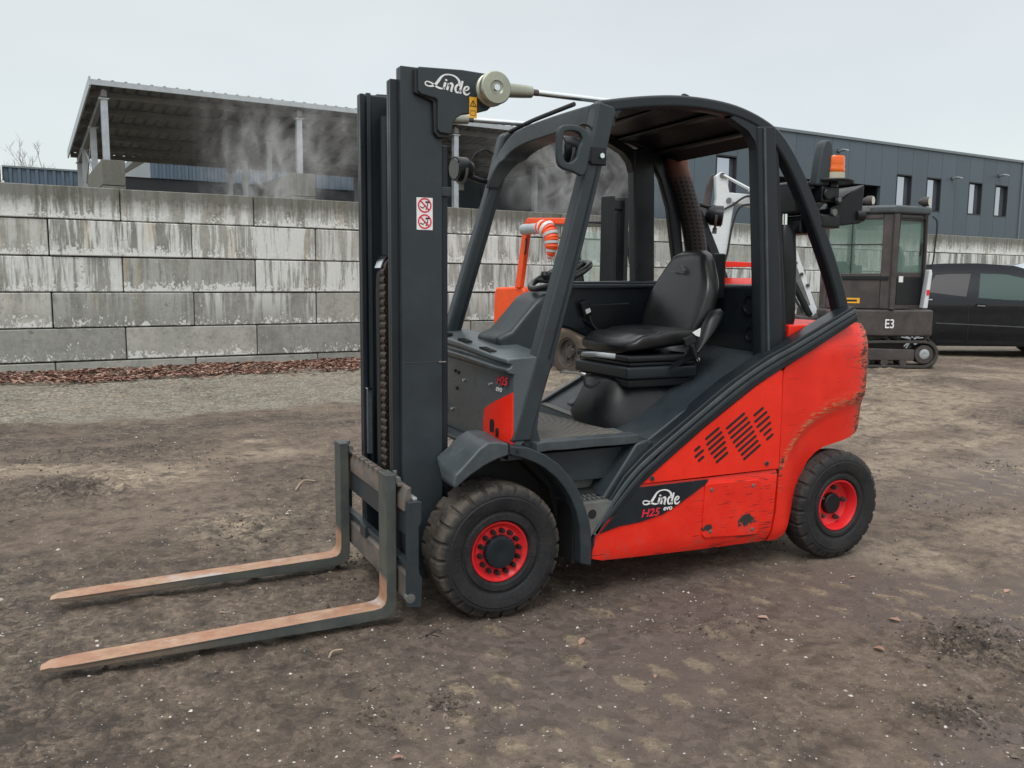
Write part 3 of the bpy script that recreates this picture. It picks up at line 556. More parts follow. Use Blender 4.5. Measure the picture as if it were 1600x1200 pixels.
for w in (.1, 3.92, 7.7, 11.5):
    MB().prism([(C0 + 4.0, rz_(4) - .13), (C0 + 11, rz_(11) - .13), (C0 + 11, rz_(11) - .30), (C0 + 4.0, rz_(4) - .25)], w - .05, w + .05, 'x', WM).build('rafter', ROOFM, shed)
    for j, n in enumerate((4.08, 6.6, 9.0, 10.8)):
        zb = 3.70 if (w < 5 and j < 2) else 0; p = MB()
        zt = rz_(n) - .27
        for dn in (-.06, .06): p.box(w - .06, w + .06, C0 + n + dn - .006, C0 + n + dn + .006, zb, zt, WM)
        p.box(w - .006, w + .006, C0 + n - .054, C0 + n + .054, zb, zt, WM); p.box(w - .09, w + .09, C0 + n - .09, C0 + n + .09, zt - .02, zt, WM)
        if j == 0: p.box(w - .015, w + .015, C0 + n - .02, C0 + n + .02, zt, zt + .17, WM)
        p.build('post', GALV, shed, smooth=False)
MB().tube([wp(.1, 6.6, 3.7), wp(.1, 8.9, 4.5)], .02, 6).tube([wp(.1, 9, 3.7), wp(.1, 6.7, 4.7)], .02, 6).build('brace', GALV, shed)
# ------------------------------------------------------------------ buildings behind
def corr_wall(w0, w1, off, z0, z1, name, mat, parent, pitch=.22):
    pr = []; w = w0
    while w < w1: pr += [(w, 0), (w + pitch * .45, 0), (w + pitch * .55, -.05), (w + pitch * .9, -.05)]; w += pitch
    vs_ = [wp(a, off + b, z0) for a, b in pr] + [wp(a, off + b, z1) for a, b in pr]; n = len(pr)
    vs_ += [wp(a, off + .3, z0) for a, b in pr] + [wp(a, off + .3, z1) for a, b in pr]
    fs = [(i, i + 1, n + i + 1, n + i) for i in range(n - 1)] + [(2 * n + i, 3 * n + i, 3 * n + i + 1, 2 * n + i + 1) for i in range(n - 1)] + [(n + i, n + i + 1, 3 * n + i + 1, 3 * n + i) for i in range(n - 1)]
    return MB().add(vs_, fs).build(name, mat, parent, smooth=False)
wh = thing('warehouse', 'long blue grey corrugated warehouse seen beneath the shed roof', 'building', wp(10, 16, 0), WANG)
corr_wall(2.27, 24, 14, 4.47, 5.4, 'corrugated_wall', BLUEC, wh)
MB().box(1.55, 24, C0 + 14.06, C0 + 14.4, 0, 4.46, WM).build('plinth', DARKB, wh)
MB().prism([(1.57, 4.47), (2.26, 4.47), (2.26, 5.02), (1.57, 4.56)], C0 + 14, C0 + 20, 'y', WM).build('gable', GREYB, wh)
MB().box(2.27, 24, C0 + 14, C0 + 22, 5.41, 5.6, WM).build('roof', CLADT, wh)
wh2 = thing('warehouse', 'low blue grey corrugated warehouse at the far left beyond the wall', 'building', wp(-4, 16, 0), WANG)
corr_wall(-1.62, .22, 14, 1, 4.5, 'corrugated_wall', BLUEC, wh2); MB().box(-1.66, .26, C0 + 13.93, C0 + 18, 4.51, 4.56, WM).build('roof', CLADT, wh2)
MB().box(.24, .5, C0 + 13.8, C0 + 18, 1, 4.3, WM).build('end_wall', ROOFM, wh2)
gab = thing('shed_building', 'pale plastered building edge at the extreme left above the wall', 'building', wp(-3, 15, 0), WANG)
MB().box(-8, -1.75, C0 + 13.6, C0 + 18, 0, 4.42, WM).build('wall', GREYB, gab); MB().box(-8.1, -1.70, C0 + 13.5, C0 + 18, 4.425, 4.5, WM).build('roof', CLADT, gab)
dk = thing('storage_partition', 'dark sheeted partition closing the right end of the open shed', 'wall', wp(10, 9, 0), WANG)
k = 0; w = 8.2
while w < 12.6:
    MB().box(w, w + .98, C0 + 9.3, C0 + 9.4, 0, 4.62, WM).build('panel', CLAD, dk, smooth=False); w += 1.0
# anthracite hall on the right
hall = thing('industrial_hall', 'anthracite panel clad industrial hall with narrow upright windows on the right', 'building', wp(21, 6, 0), WANG)
PP = 16.6 / 21.68; OFF = 3.0; ZT = 5.72; ZB0 = 0
winw = {1: 0, 3: 0, 6: 0, 8: 0, 18: 0}; winpos = {}
for k in range(22):
    w1 = 29.59 - PP * k; w0 = w1 - PP; segs = [(ZB0, ZT)]
    if k in winw: segs = [(ZB0, 3.84), (4.85, ZT)]
    if 10 <= k <= 15: segs = [(4.46, ZT)]
    mb = MB()
    for z0, z1 in segs: mb.box(w0 + .004, w1 - .004, C0 + OFF, C0 + OFF + .12, z0, z1, WM)
    mb.build('panel', CLAD, hall, bevel=.004, seg=1)
    if k in winw:
        f = MB(); d0, d1 = C0 + OFF - .006, C0 + OFF + .16
        f.box(w0 + .001, w0 + .035, d0, d1, 3.80, 4.89, WM).box(w1 - .035, w1 - .001, d0, d1, 3.80, 4.89, WM).box(w0 + .035, w1 - .035, d0, d1, 4.85, 4.89, WM).box(w0 + .035, w1 - .035, d0, d1, 3.80, 3.84, WM)
        fo = f.build('window', CLADT if False else DARKB, hall, smooth=False)
        MB().box(w0 + .036, w1 - .036, C0 + OFF + .13, C0 + OFF + .15, 3.841, 4.849, WM).build('pane', GLASSW, fo, smooth=False)
LINER = MB().box(13, 29.59, C0 + OFF + .125, C0 + OFF + .2, 0, ZT - .01, WM).build('liner', DARKB, hall, smooth=False)
for b in [LINER]:
    b.data.clear_geometry(); bm = bmesh.new()
    for k in range(22):
        w1 = 29.59 - PP * k; w0 = w1 - PP
        for z0, z1 in ([(0, 3.80), (4.89, ZT - .01)] if k in winw else [(4.5, ZT - .01)] if 10 <= k <= 15 else [(0, ZT - .01)]):
            bmesh.ops.create_cube(bm, size=1, matrix=Matrix.Translation(wp((w0 + w1) / 2, OFF + .165, (z0 + z1) / 2) - b.matrix_world.translation * 0) @ Matrix.Rotation(WANG, 4, 'Z') @ Matrix.Diagonal((PP, .07, z1 - z0, 1)))
    bm.to_mesh(b.data); bm.free()
w1 = 29.59 - PP * 10; w0 = 29.59 - PP * 16
MB().box(w0, w1, C0 + OFF + .75, C0 + OFF + .85, 0, 4.6, WM).box(w1, w1 + .05, C0 + OFF + .21, C0 + OFF + .85, 0, 4.6, WM).box(w0 - .05, w0, C0 + OFF + .21, C0 + OFF + .85, 0, 4.6, WM).box(w0, w1, C0 + OFF + .21, C0 + OFF + .75, 4.45, 4.5, WM).build('door_recess', DARKB, hall, smooth=False)
MB().box(12.9, 29.66, C0 + OFF - .05, C0 + OFF + .3, ZT + .002, ZT + .09, WM).build('coping', CLADT, hall, bevel=.01)
MB().box(12.98, 29.58, C0 + OFF + .9, C0 + OFF + 14, 0, ZT - .1, WM).build('core', DARKB, hall, smooth=False)
MB().box(29.6, 29.66, C0 + OFF - .04, C0 + OFF + .2, 0, ZT, WM).build('corner_trim', CLADT, hall)
for k in range(6): MB().box(29.67 + .9 * k + .006, 29.67 + .9 * (k + 1) - .006, C0 + OFF + .16, C0 + OFF + .3, 0, ZT - .02, WM).build('panel', CLAD, hall, bevel=.008, seg=1)
MB().box(29.66, 35.1, C0 + OFF + .1, C0 + OFF + .5, ZT - .018, ZT + .06, WM).build('coping', CLADT, hall)
for i, (w, z) in enumerate(((19.9, 5.35), (25.55, 4.92), (28.2, 5.18), (21.35, 5.3))):
    if i == 3: continue
    lm = thing('wall_lamp', ['small grey lamp on the hall facade above the dark recess', 'grey lamp on the hall facade between the second and third window', 'small lamp high on the hall facade above the rightmost window'][i], 'lamp', wp(w, OFF, z), WANG, 'lamps on the hall facade')
    MB().box(w - .04, w + .04, C0 + OFF - .03, C0 + OFF - .001, z - .05, z + .05, WM).build('bracket', DARKB, lm)
    MB().loft([(wp(w, OFF - .03, z), .05, .03, 3, WM.to_3x3() @ Vector((1, 0, 0)), (0, 0, 1)), (wp(w, OFF - .2, z + .02), .09, .035, 3, WM.to_3x3() @ Vector((1, 0, 0)), (0, 0, 1)), (wp(w, OFF - .34, z), .07, .02, 3, WM.to_3x3() @ Vector((1, 0, 0)), (0, 0, 1))], 12).build('housing', GALV, lm)
# ------------------------------------------------------------------ bare trees
BARK = pm('grey bark', (.36, .35, .34), .9, damt=.1)
def bare_tree(w, off, h, label, seed):
    R = random.Random(seed); P = wp(w, off, 0); t_ = thing('bare_tree', label, 'tree', P, 0, 'bare trees at the far left'); tr = MB(); tw = MB()
    def br(p, d, l, r, lv):
        q = [p]; 
        for i in range(3): d = (d + Vector((R.uniform(-.18, .18), R.uniform(-.18, .18), R.uniform(-.02, .12)))).normalized(); q.append(q[-1] + d * l / 3)
        (tr if lv < 2 else tw).tube(q, [r, r * .85, r * .7, r * .5], 6 if lv < 2 else 3, False)
        if lv < 5:
            for i in range(3 if lv < 3 else 4):
                k = R.choice((1, 2, 3, 3)); nd = (d + Vector((R.uniform(-1, 1), R.uniform(-1, 1), R.uniform(-.15, .6))) * .75).normalized(); br(q[k], nd, l * R.uniform(.5, .72), max(r * .5, .008), lv + 1)
    br(Vector(P), Vector((0, 0, 1)), h * .45, .16, 0)
    tr.build('trunk', BARK, t_); tw.build('crown', BARK, t_)
for i, (w, off, h) in enumerate(((-1.95, 26, 6.9), (-.9, 27, 7.0), (.1, 30, 7.2), (1.6, 30, 7.0))):
    bare_tree(w, off, h, ['leafless tree at the extreme left edge above the low warehouse', 'leafless tree with a dense fan of twigs, second from the left', 'thin leafless tree behind the left gable of the open shed', 'leafless tree almost hidden behind the posts of the open shed'][i], i)
# ================================================================== RED FORKLIFT
fl = thing('forklift', 'scratched red and charcoal forklift truck with lowered mast and rusty forks, standing in the yard', 'forklift', (0, 0, 0))
YC = .545
def wheel(cx, yo, cz, R, Wd, kind, parent, side=-1, label=None, rubber=None):
    """yo: y of the outer sidewall; side -1 faces the camera side"""
    rubber = rubber or RUBBER
    w = bpy.data.objects.new('wheel', None); COL.objects.link(w); w.location = (cx, yo, cz); w.parent = parent; w.empty_display_size = .1; w.matrix_parent_inverse = parent_inv(parent)
    if label: w['label'] = label
    s = -side
    rim = .133 if kind == 'front' else .136
    k_ = R / .293; half = [(.036, rim), (.022, rim + .006), (.013, rim + .012), (.012, .166 * k_), (.019, .172 * k_), (.020, .180 * k_), (.012, .186 * k_), (.006, .200 * k_), (.002, .222 * k_), (.000, .238 * k_), (.004, .243 * k_), (.003, .250 * k_), (.006, .258 * k_), (.012, .268 * k_), (.020, .281 * k_), (.030, .289 * k_), (.05, .2925 * k_), (.09, .2935 * k_), (.094, .294 * k_)]
    if Wd < .2: half = [(d * .82, r) for d, r in half]
    prof = [(d, r) for d, r in half] + [(Wd - d, r) for d, r in half[::-1]]; nh = len(half); NL = 24; SEG = NL * 10
    sub = 10
    def fn(a, r, k, j):
        first = j < nh; jj = j if first else 2 * nh - 1 - j; kk_ = k if first else k + 5
        ph = kk_ % sub
        if jj >= 13 and jj <= 17 and ph in (0, 1): 
            dep = {13: .004, 14: .010, 15: .013, 16: .011, 17: .005}[jj]; r -= dep * (1 if kind == 'front' else .8); a += (.005 if first else -.005) * (jj < 16)
        elif jj in (12,) and ph in (0, 1): r -= .002
        return a * s if True else a, r + .0012 * sin(k * 1.7 + j)
    mb = MB(); mb.lathe((cx, yo, cz), prof, SEG, 'y', fn=fn)
    ty = mb.build('tyre', rubber, w, ang=28); rad = np.array([sqrt((v[0] - cx) ** 2 + (v[2] - cz) ** 2) for v in mb.v]); setattr_(ty.data, 'tread', np.clip((rad - .262 * k_) / (.02 * k_), 0, 1) * (1 if kind == 'front' else .25))
    def P(a): return yo + a * s
    if kind == 'front':
        rm = MB().lathe((cx, yo, cz), [(a * s, r) for a, r in ((.06, rim + .004), (.030, rim + .002), (.026, rim - .001), (.026, rim - .006), (.034, rim - .011), (.040, .112), (.044, .108), (.044, .05))], 48)
        rm.build('rim', RIMR, w)
        for k in range(14):
            a = 2 * pi * k / 14 + .1; x, z = cx + .093 * cos(a), cz + .093 * sin(a)
            MB().cyl((x, P(.046), z), (x, P(.022), z), .0125, .011, 6).cyl((x, P(.03), z), (x, P(.014), z), .007, seg=8).build('wheel_nut', BLKPR, w, smooth=False)
        MB().lathe((cx, yo, cz), [(a * s, r) for a, r in ((.046, .073), (.020, .072), (.014, .068), (.012, .058), (.016, .03), (.018, .0001))], 32).build('hub_cap', GREYD, w)
    else:
        MB().lathe((cx, yo, cz), [(a * s, r) for a, r in ((.06, rim + .002), (.022, rim + .002), (.018, rim - .001), (.018, rim - .006), (.035, rim - .014), (.075, rim - .020), (.082, rim - .03), (.084, .045))], 48).build('rim', RIMR, w)
        MB().lathe((cx, yo, cz), [(a * s, r) for a, r in ((.084, .058), (.060, .056), (.055, .050), (.056, .0001))], 28).build('hub', PLAST, w)
        for k in range(5):
            a = 2 * pi * k / 5 + .15; x, z = cx + .088 * cos(a), cz + .088 * sin(a)
            MB().cyl((x, P(.083), z), (x, P(.06), z), .014, .013, 6).cyl((x, P(.06), z), (x, P(.048), z), .008, seg=8).build('wheel_nut', BROWN, w, smooth=False)
    return w
fwl = wheel(.074, -.003, .282, .297, .24, 'front', fl); wheel(.074, 1.103, .282, .297, .24, 'front', fl, side=1)
wheel(2.06, .004, .274, .289, .17, 'rear', fl); wheel(2.06, 1.096, .274, .289, .17, 'rear', fl, side=1)
MB().cyl((.075, .2, .29), (.075, .9, .29), .09, seg=16).box(-.08, .3, .26, .84, .2, .42).build('drive_axle', PLAST, fl); MB().box(2.0, 2.18, .18, .92, .2, .36).build('steering_axle', PLAST, fl)
# ---- chassis skirt with the dark decal plate
SK = [(.556, .314), (.545, .25), (.542, .185), (.60, .168), (.806, .157), (1.182, .141), (1.50, .131), (1.592, .130), (1.604, .20), (1.618, .288), (1.632, .505), (1.193, .502), (.799, .506), (.67, .386)]
def grid_solid(poly, y0, y1, step, deform, name, mat, parent, wear=None, ny=8, smooth_ang=40):
    bm = bmesh.new(); vs_ = [bm.verts.new((x, 0, z)) for x, z in poly]; bm.faces.new(vs_)
    xs = [p[0] for p in poly]; zs = [p[1] for p in poly]
    for a, b, nrm in ((min(xs), max(xs), (1, 0, 0)), (min(zs), max(zs), (0, 0, 1))):
        k = a + step
        while k < b - step * .3:
            bmesh.ops.bisect_plane(bm, geom=bm.verts[:] + bm.edges[:] + bm.faces[:], plane_co=(k, 0, k), plane_no=nrm, dist=1e-5); k += step
    bmesh.ops.triangulate(bm, faces=[f for f in bm.faces if len(f.verts) > 4])
    r = bmesh.ops.extrude_face_region(bm, geom=bm.faces[:]); 
    for v in [g for g in r['geom'] if isinstance(g, bmesh.types.BMVert)]: v.co.y = 1
    for i in range(1, ny): bmesh.ops.bisect_plane(bm, geom=bm.verts[:] + bm.edges[:] + bm.faces[:], plane_co=(0, i / ny, 0), plane_no=(0, 1, 0), dist=1e-5)
    W_ = []
    for v in bm.verts: v.co = Vector(deform(v.co.x, v.co.y, v.co.z))
    bmesh.ops.recalc_face_normals(bm, faces=bm.faces)
    me = bpy.data.meshes.new(name); bm.to_mesh(me); bm.free(); me.materials.append(mat)
    me.polygons.foreach_set('use_smooth', [True] * len(me.polygons)); me.set_sharp_from_angle(angle=radians(smooth_ang))
    if wear: setattr_(me, 'wear', [wear(v.co.x, v.co.y, v.co.z) for v in me.vertices])
    o = bpy.data.objects.new(name, me); COL.objects.link(o); o.parent = parent; o.matrix_parent_inverse = parent_inv(parent); return o
def ydef(y0, y1, inset):
    """t 0..1 across the truck; inset(x, z) pulls both flanks in"""
    def f(x, t_, z):
        i = inset(x, z); a, b = y0 + i, y1 - i; return (x, a + (b - a) * t_, z)
    return f
grid_solid(SK, .03, 1.06, .05, ydef(.03, 1.06, lambda x, z: .03 * max(0, (.2 - z) / .07) ** 2 + .008 * max(0, (z - .46) / .04) ** 2), 'chassis_skirt', SKIRTM, fl, ny=3, smooth_ang=50)
DEC = [(.578, .300), (.67, .392), (.775, .497), (1.193, .498), (1.176, .476), (1.11, .44), (1.019, .392), (.927, .353), (.801, .330), (.677, .322)]
MB().prism(DEC, .024, .0305).build('decal_plate', GREYD, fl, bevel=.002)
# Script lettering drawn as pen strokes
def script_logo(name, parent, M, s, mat=WHITE):
    """s = width of the word; strokes in units of the word width"""
    def P(*p): return [((x - 120) / 405, (285 - y) / 405) for x, y in p]
    mb = MB(); S = Matrix.Scale(s, 4)
    def st(pts, w, n=6):
        c = catmull(pts, n); m_ = len(c); ww = [np.interp(i / (m_ - 1), np.linspace(0, 1, len(w)), w) * 1.3 / 405 for i in range(m_)]; mb.ribbon(c, ww, M @ S, .0015 / s)
    st(P((427, 210), (424, 180), (395, 152), (350, 140), (300, 145), (268, 165), (245, 195), (222, 226), (196, 246), (160, 254), (132, 246), (127, 229), (145, 219), (180, 226), (215, 245), (250, 258), (280, 258), (298, 243)), [17, 15, 11, 8, 8, 12, 17, 17, 13, 8, 8, 7, 7, 9, 12, 12, 8, 5])
    st(P((303, 206), (295, 232), (288, 262)), [15, 15, 13], 3); st(P((311, 181), (307, 194)), [14, 14], 2)
    st(P((333, 210), (327, 235), (318, 266)), [15, 15, 14], 3); st(P((326, 238), (340, 214), (358, 209), (366, 222), (360, 246), (355, 268), (366, 270)), [6, 9, 14, 15, 14, 12, 6])
    st(P((436, 222), (416, 211), (400, 224), (392, 248), (400, 270), (420, 272), (438, 248)), [7, 11, 14, 14, 12, 9, 6]); st(P((455, 176), (446, 215), (434, 255), (436, 274), (448, 270)), [13, 14, 14, 13, 5])
    st(P((467, 252), (498, 244), (512, 226), (500, 215), (480, 224), (469, 250), (476, 276), (500, 280), (524, 262)), [5, 8, 11, 8, 12, 15, 14, 10, 4])
    return mb.build(name, mat, parent, smooth=False)
script_logo('logo', fl, side_matrix(0, 0, 0) @ Matrix.Identity(4) if False else Matrix.Translation((.806, .0215, .395)) @ Matrix.Rotation(radians(0), 4, 'Y'), .215)
text('model_lettering', 'H25', .052, REDPR, fl, side_matrix(.80, .0235, .352), .25, .001, 1.15); text('model_lettering', 'evo', .032, WHITE, fl, side_matrix(.925, .0235, .372), .25, .0006, 1.1)
# service flap
FLP = [(1.172, .472), (1.19, .478), (1.50, .468), (1.518, .455), (1.518, .20), (1.50, .184), (1.18, .205), (1.163, .222)]
MB().prism(FLP, .0215, .031).build('service_flap', SKIRTM, fl, bevel=.004)
for x, z in ((1.21, .445), (1.47, .44), (1.475, .215), (1.21, .235)): MB().cyl((x, .022, z), (x, .017, z), .010, .008, 12).build('screw', STEEL, fl)
# engine cover triangle with the slatted grille
CV = [(.806, .512), (.90, .580), (1.155, .752), (1.461, .938), (1.615, 1.018), (1.634, 1.008), (1.638, .80), (1.636, .512)]
cov = grid_solid(CV, .03, 1.06, .06, ydef(.028, 1.062, lambda x, z: 0.0), 'engine_cover', RED, fl, ny=2)
for x, z in ((.86, .532), (1.555, .545)): MB().cyl((x, .03, z), (x, .022, z), .013, .011, 14).build('screw', GREYL, fl); MB().cyl((x, .023, z), (x, .0205, z), .006, seg=6).build('screw_socket', BLKPR, fl)
gdir = Vector((cos(radians(33)), 0, sin(radians(33))))
def slot(cx_, cz_, ln):
    n = 5; pts = []; u = gdir; v = Vector((-u.z, 0, u.x)); r = .0065
    for sg in (1, -1):
        for k in range(n):
            a = -pi / 2 + pi * k / (n - 1); pts.append((cx_ + sg * (u.x * (ln / 2 + r * cos(a)) + v.x * r * sin(a)), cz_ + sg * (u.z * (ln / 2 + r * cos(a)) + v.z * r * sin(a))))
    MB().prism(pts, .0262, .034).build('grille_slot', BLKPR, cov, smooth=False)
# slots stacked in four slanted groups (sizes follow the triangle)
ow = Vector((1.10, 0, .628))
def gp_(x, z): return x, z
groups = [((1.118, .655), 3, .030, .055, (.012, -.026)), ((1.205, .722), 6, .075, .10, (.013, -.0245)), ((1.345, .775), 8, .115, .13, (.016, -.0235)), ((1.488, .812), 6, .04, .085, (.016, -.0265))]
for (gx_, gz_), n, l0, l1, (dx, dz) in groups:
    for k in range(n):
        f = k / max(1, n - 1); ln = l0 + (l1 - l0) * sin(pi * min(1, f + .15)) if n > 3 else l0 + .02 * sin(pi * f)
        slot(gx_ + dx * k, gz_ + dz * k, ln)
# ---- counterweight
CWP = [(1.647, 1.008), (1.66, 1.028), (1.807, 1.097), (2.06, 1.214), (2.13, 1.243), (2.19, 1.238), (2.245, 1.20), (2.282, 1.14), (2.298, 1.05), (2.30, .91), (2.306, .80), (2.302, .74), (2.27, .69), (2.226, .651), (2.15, .622), (2.065, .604), (1.99, .59), (1.931, .563), (1.88, .52), (1.84, .455), (1.802, .363), (1.775, .29), (1.742, .198), (1.715, .150), (1.673, .123), (1.612, .126), (1.624, .2), (1.640, .29), (1.648, .50)]
CR = [(1.655, .50), (1.70, .58), (1.76, .66), (1.86, .745), (1.98, .80), (2.12, .835), (2.31, .86)]
def cr_z(x): return float(np.interp(x, [p[0] for p in CR], [p[1] for p in CR]))
def cw_inset(x, z):
    i = 0
    if x > 2.02: i += .24 * (1 - sqrt(max(0, 1 - min(1, ((x - 2.02) / .292)) ** 2.4)))
    d = cr_z(x) - z; i += .020 * float(sstep(-.01, .05, d)) * float(sstep(1.66, 1.80, x)); i += .05 * max(0, d / .5) * float(sstep(1.7, 1.9, x))
    i += .03 * max(0, (.2 - z) / .08) ** 2 * (x < 1.8)
    if z > 1.05: i += .05 * float(sstep(0, 1, (z - 1.05) / .22)) ** 2
    return i
def cw_def(x, t_, z):
    i = cw_inset(x, z); a, b = .036 + i, 1.054 - i; y = a + (b - a) * t_; return (x + .075 * float(sstep(1.95, 2.30, x)), y, z)
def cw_wear(x, y, z):
    x0 = x - .075 * float(sstep(1.95, 2.30, x)); w = .38 * float(sstep(1.80, 2.15, x)); d = abs(z - cr_z(x0)); w += .65 * math.exp(-(d / .035) ** 2)
    w += 1.25 * float(sstep(2.16, 2.32, x)) + .35 * math.exp(-((z - 1.05) / .06) ** 2) * float(sstep(1.95, 2.1, x)); w += .8 * math.exp(-((x - 1.66) / .03) ** 2) * float(sstep(.3, .42, z)) * (1 - float(sstep(.55, .68, z)))
    return min(w, 1.15)
def cw_crease(x, y, z):
    x0 = x - .075 * float(sstep(1.95, 2.30, x)); d = z - cr_z(x0); return math.exp(-((d - .008) / .022) ** 2)
grid_solid(CWP, 0, 1, .028, cw_def, 'counterweight', CWM, fl, wear=cw_wear, ny=14, smooth_ang=38)
cwo = bpy.data.objects['counterweight']; setattr_(cwo.data, 'crease', [cw_crease(v.co.x, v.co.y, v.co.z) for v in cwo.data.vertices])
MB().box(1.30, 1.95, .12, .97, .16, .9).box(.5, 1.4, .12, .97, .16, .48).build('chassis_core', BLACK, fl)
# raised rear hood with its radiator bracket, beyond the seat
MB().loft([((1.95, .82, 1.15), .13, .18, 4, (1, 0, 0), (0, 1, 0)), ((1.95, .82, 1.36), .13, .18, 4, (1, 0, 0), (0, 1, 0)), ((1.95, .82, 1.44), .12, .17, 3.5, (1, 0, 0), (0, 1, 0)), ((1.95, .83, 1.475), .09, .13, 3, (1, 0, 0), (0, 1, 0))], 32).build('rear_hood', RED, fl)
MB().prism([(1.84, 1.455), (1.90, 1.455), (1.98, 1.54), (2.28, 1.545), (2.28, 1.57), (1.96, 1.575)], .90, .94).build('hood_bracket', RED, fl, bevel=.004)
MB().box(1.72, 2.1, .12, .60, 1.10, 1.17).build('rear_deck', GREYL, fl, bevel=.01); MB().tube(catmull([(1.78, .3, 1.18), (1.82, .25, 1.24), (1.9, .3, 1.26), (1.95, .4, 1.2)], 5), .012, 8).build('hose', BLACK, fl)
MB().box(1.75, 2.13, .12, .16, 1.16, 1.235).build('rear_deck_edge', RED, fl, bevel=.01)
# ---- diagonal side rail (both flanks) with its two mouldings
RT_ = [(.532, .24), (.541, .292), (.622, .455), (.70, .560), (.811, .655), (1.025, .795), (1.286, .965), (1.520, 1.088), (1.664, 1.145), (2.091, 1.332)]
RB_ = [(.548, .243), (.556, .314), (.67, .392), (.806, .515), (.90, .583), (1.155, .757), (1.461, .944), (1.648, 1.032), (1.807, 1.102), (2.132, 1.258)]
for s0, s1, hid in ((.012, .115, 0), (.975, 1.078, 1)):
    pts = RT_ + RB_[::-1]
    MB().prism(pts, s0 + .008, s1).build('side_rail', GREYD, fl, bevel=.006)
    y_ = s0 + .004 if not hid else s1
    for f in (.30, .62):
        a = catmull([(RT_[i][0] * (1 - f) + RB_[i][0] * f, 0, RT_[i][1] * (1 - f) + RB_[i][1] * f) for i in range(1, 10)], 4)
        MB().sweep([(p[0], y_ + (.004 if not hid else -.002), p[2]) for p in a], [(-.006, -.010), (.006, -.010), (.006, .010), (-.006, .010)]).build('rail_moulding', GREYL if f < .5 else GREY, fl, bevel=.003)
# ---- floor, ramp deck, riser, step
MB().box(.22, .80, .10, 1.0, .700, .722).build('floor_mat', MATM, fl)
lip = catmull([(.255, .035, .712), (.33, .06, .712), (.43, .052, .712), (.56, .058, .712), (.70, .05, .712), (.795, .05, .714)], 5)
MB().sweep([(p[0], p[1] + .05, p[2]) for p in lip], [(-.05, -.03), (.03, -.03), (.03, .012), (-.05, .012)], cap=True).build('floor_lip', GREYL, fl, bevel=.004)
MB().prism([(.30, .675), (.78, .675), (.66, .53), (.40, .53)], .13, .30).build('riser', GREY, fl, bevel=.004)
DK = [(.80, .728), (.80, .752), (1.04, .838), (1.19, .908), (1.54, 1.085), (1.68, 1.125), (1.68, .9), (1.4, .9), (1.1, .76)]
DKn = [(.80, .60), (.845, .690), (1.04, .812), (1.19, .892), (1.54, 1.074), (1.68, 1.115), (1.68, .8), (1.4, .75), (1.1, .60)]
DKf = [(.74, .68), (.76, .765), (1.04, .905), (1.19, .985), (1.54, 1.10), (1.68, 1.13), (1.68, .9), (1.4, .9), (1.1, .76)]
def dk(t_): return [(a[0] * (1 - t_) + b[0] * t_, a[1] * (1 - t_) + b[1] * t_) for a, b in zip(DKn, DKf)]
MB().rings([[(x, y, z) for x, z in dk(tt)] for y, tt in ((.085, 0), (.20, .10), (.55, .5), (1.0, 1))]).build('engine_hood', GREY, fl, bevel=.010, seg=3)
MB().prism([(.76, .768), (1.04, .908), (1.19, .988), (1.50, 1.09), (1.50, 1.105), (1.19, 1.003), (1.04, .923), (.76, .783)], .965, 1.0).build('hood_edge', STEEL, fl, bevel=.004)
for y in (.76, .88): MB().prism([(.84, .775), (1.0, .850), (1.01, .862), (1.0, .872), (.84, .790)], y, y + .06).build('hood_rib', GREY, fl, bevel=.008)
MB().rings([[(x0 - .004, y, z0 - .004), (x0 + .02, y, z0 + .006), (x0 + .02, y, z0 + .012), (x0 - .006, y, z0 + .004)] for y, x0, z0 in ((.09, .845, .690), (.55, .803, .728), (.98, .762, .765))]).build('hood_lip', STEEL, fl)
MB().prism([(.60, .46), (.66, .54), (.78, .70), (.84, .72), (.88, .70), (.80, .62), (.64, .44)], .045, .20).build('step_cheek', GREY, fl, bevel=.014, seg=3)
stp = bpy.data.objects.new('step', None); COL.objects.link(stp); stp.parent = fl; stp.matrix_parent_inverse = parent_inv(fl)
MB().prism([(.455, .025), (.655, .025), (.70, .25), (.44, .25)], .440, .456, 'z').build('tread_plate', STEEL, stp, bevel=.002)
for k in range(7):
    for j in range(4):
        x = .475 + .026 * k + .006 * (j % 2); y = .045 + .05 * j
        MB().prism([(x, y), (x + .014, y + .003), (x + .012, y + .03), (x - .001, y + .026)], .457, .466, 'z').build('tread_cleat', STEEL, stp, bevel=.002)
fp = MB(); c0 = (.531, .400); ring = [(.531 + .022 * cos(a), .400 + .022 * sin(a)) for a in np.linspace(0, 2 * pi, 17)[:-1]]
fp.prism([(.478, .452), (.645, .452), (.545, .322), (.505, .250), (.49, .30)], .018, .026).build('step_face', ZINC if False else STEEL, stp, bevel=.002)
fp = MB().prism(ring, .0165, .022).build('step_hole', BLKPR, stp)
MB().prism([(.44, .46), (.69, .46), (.67, .545), (.42, .545)], .19, .215).build('kick_plate', STEEL, stp, bevel=.003)
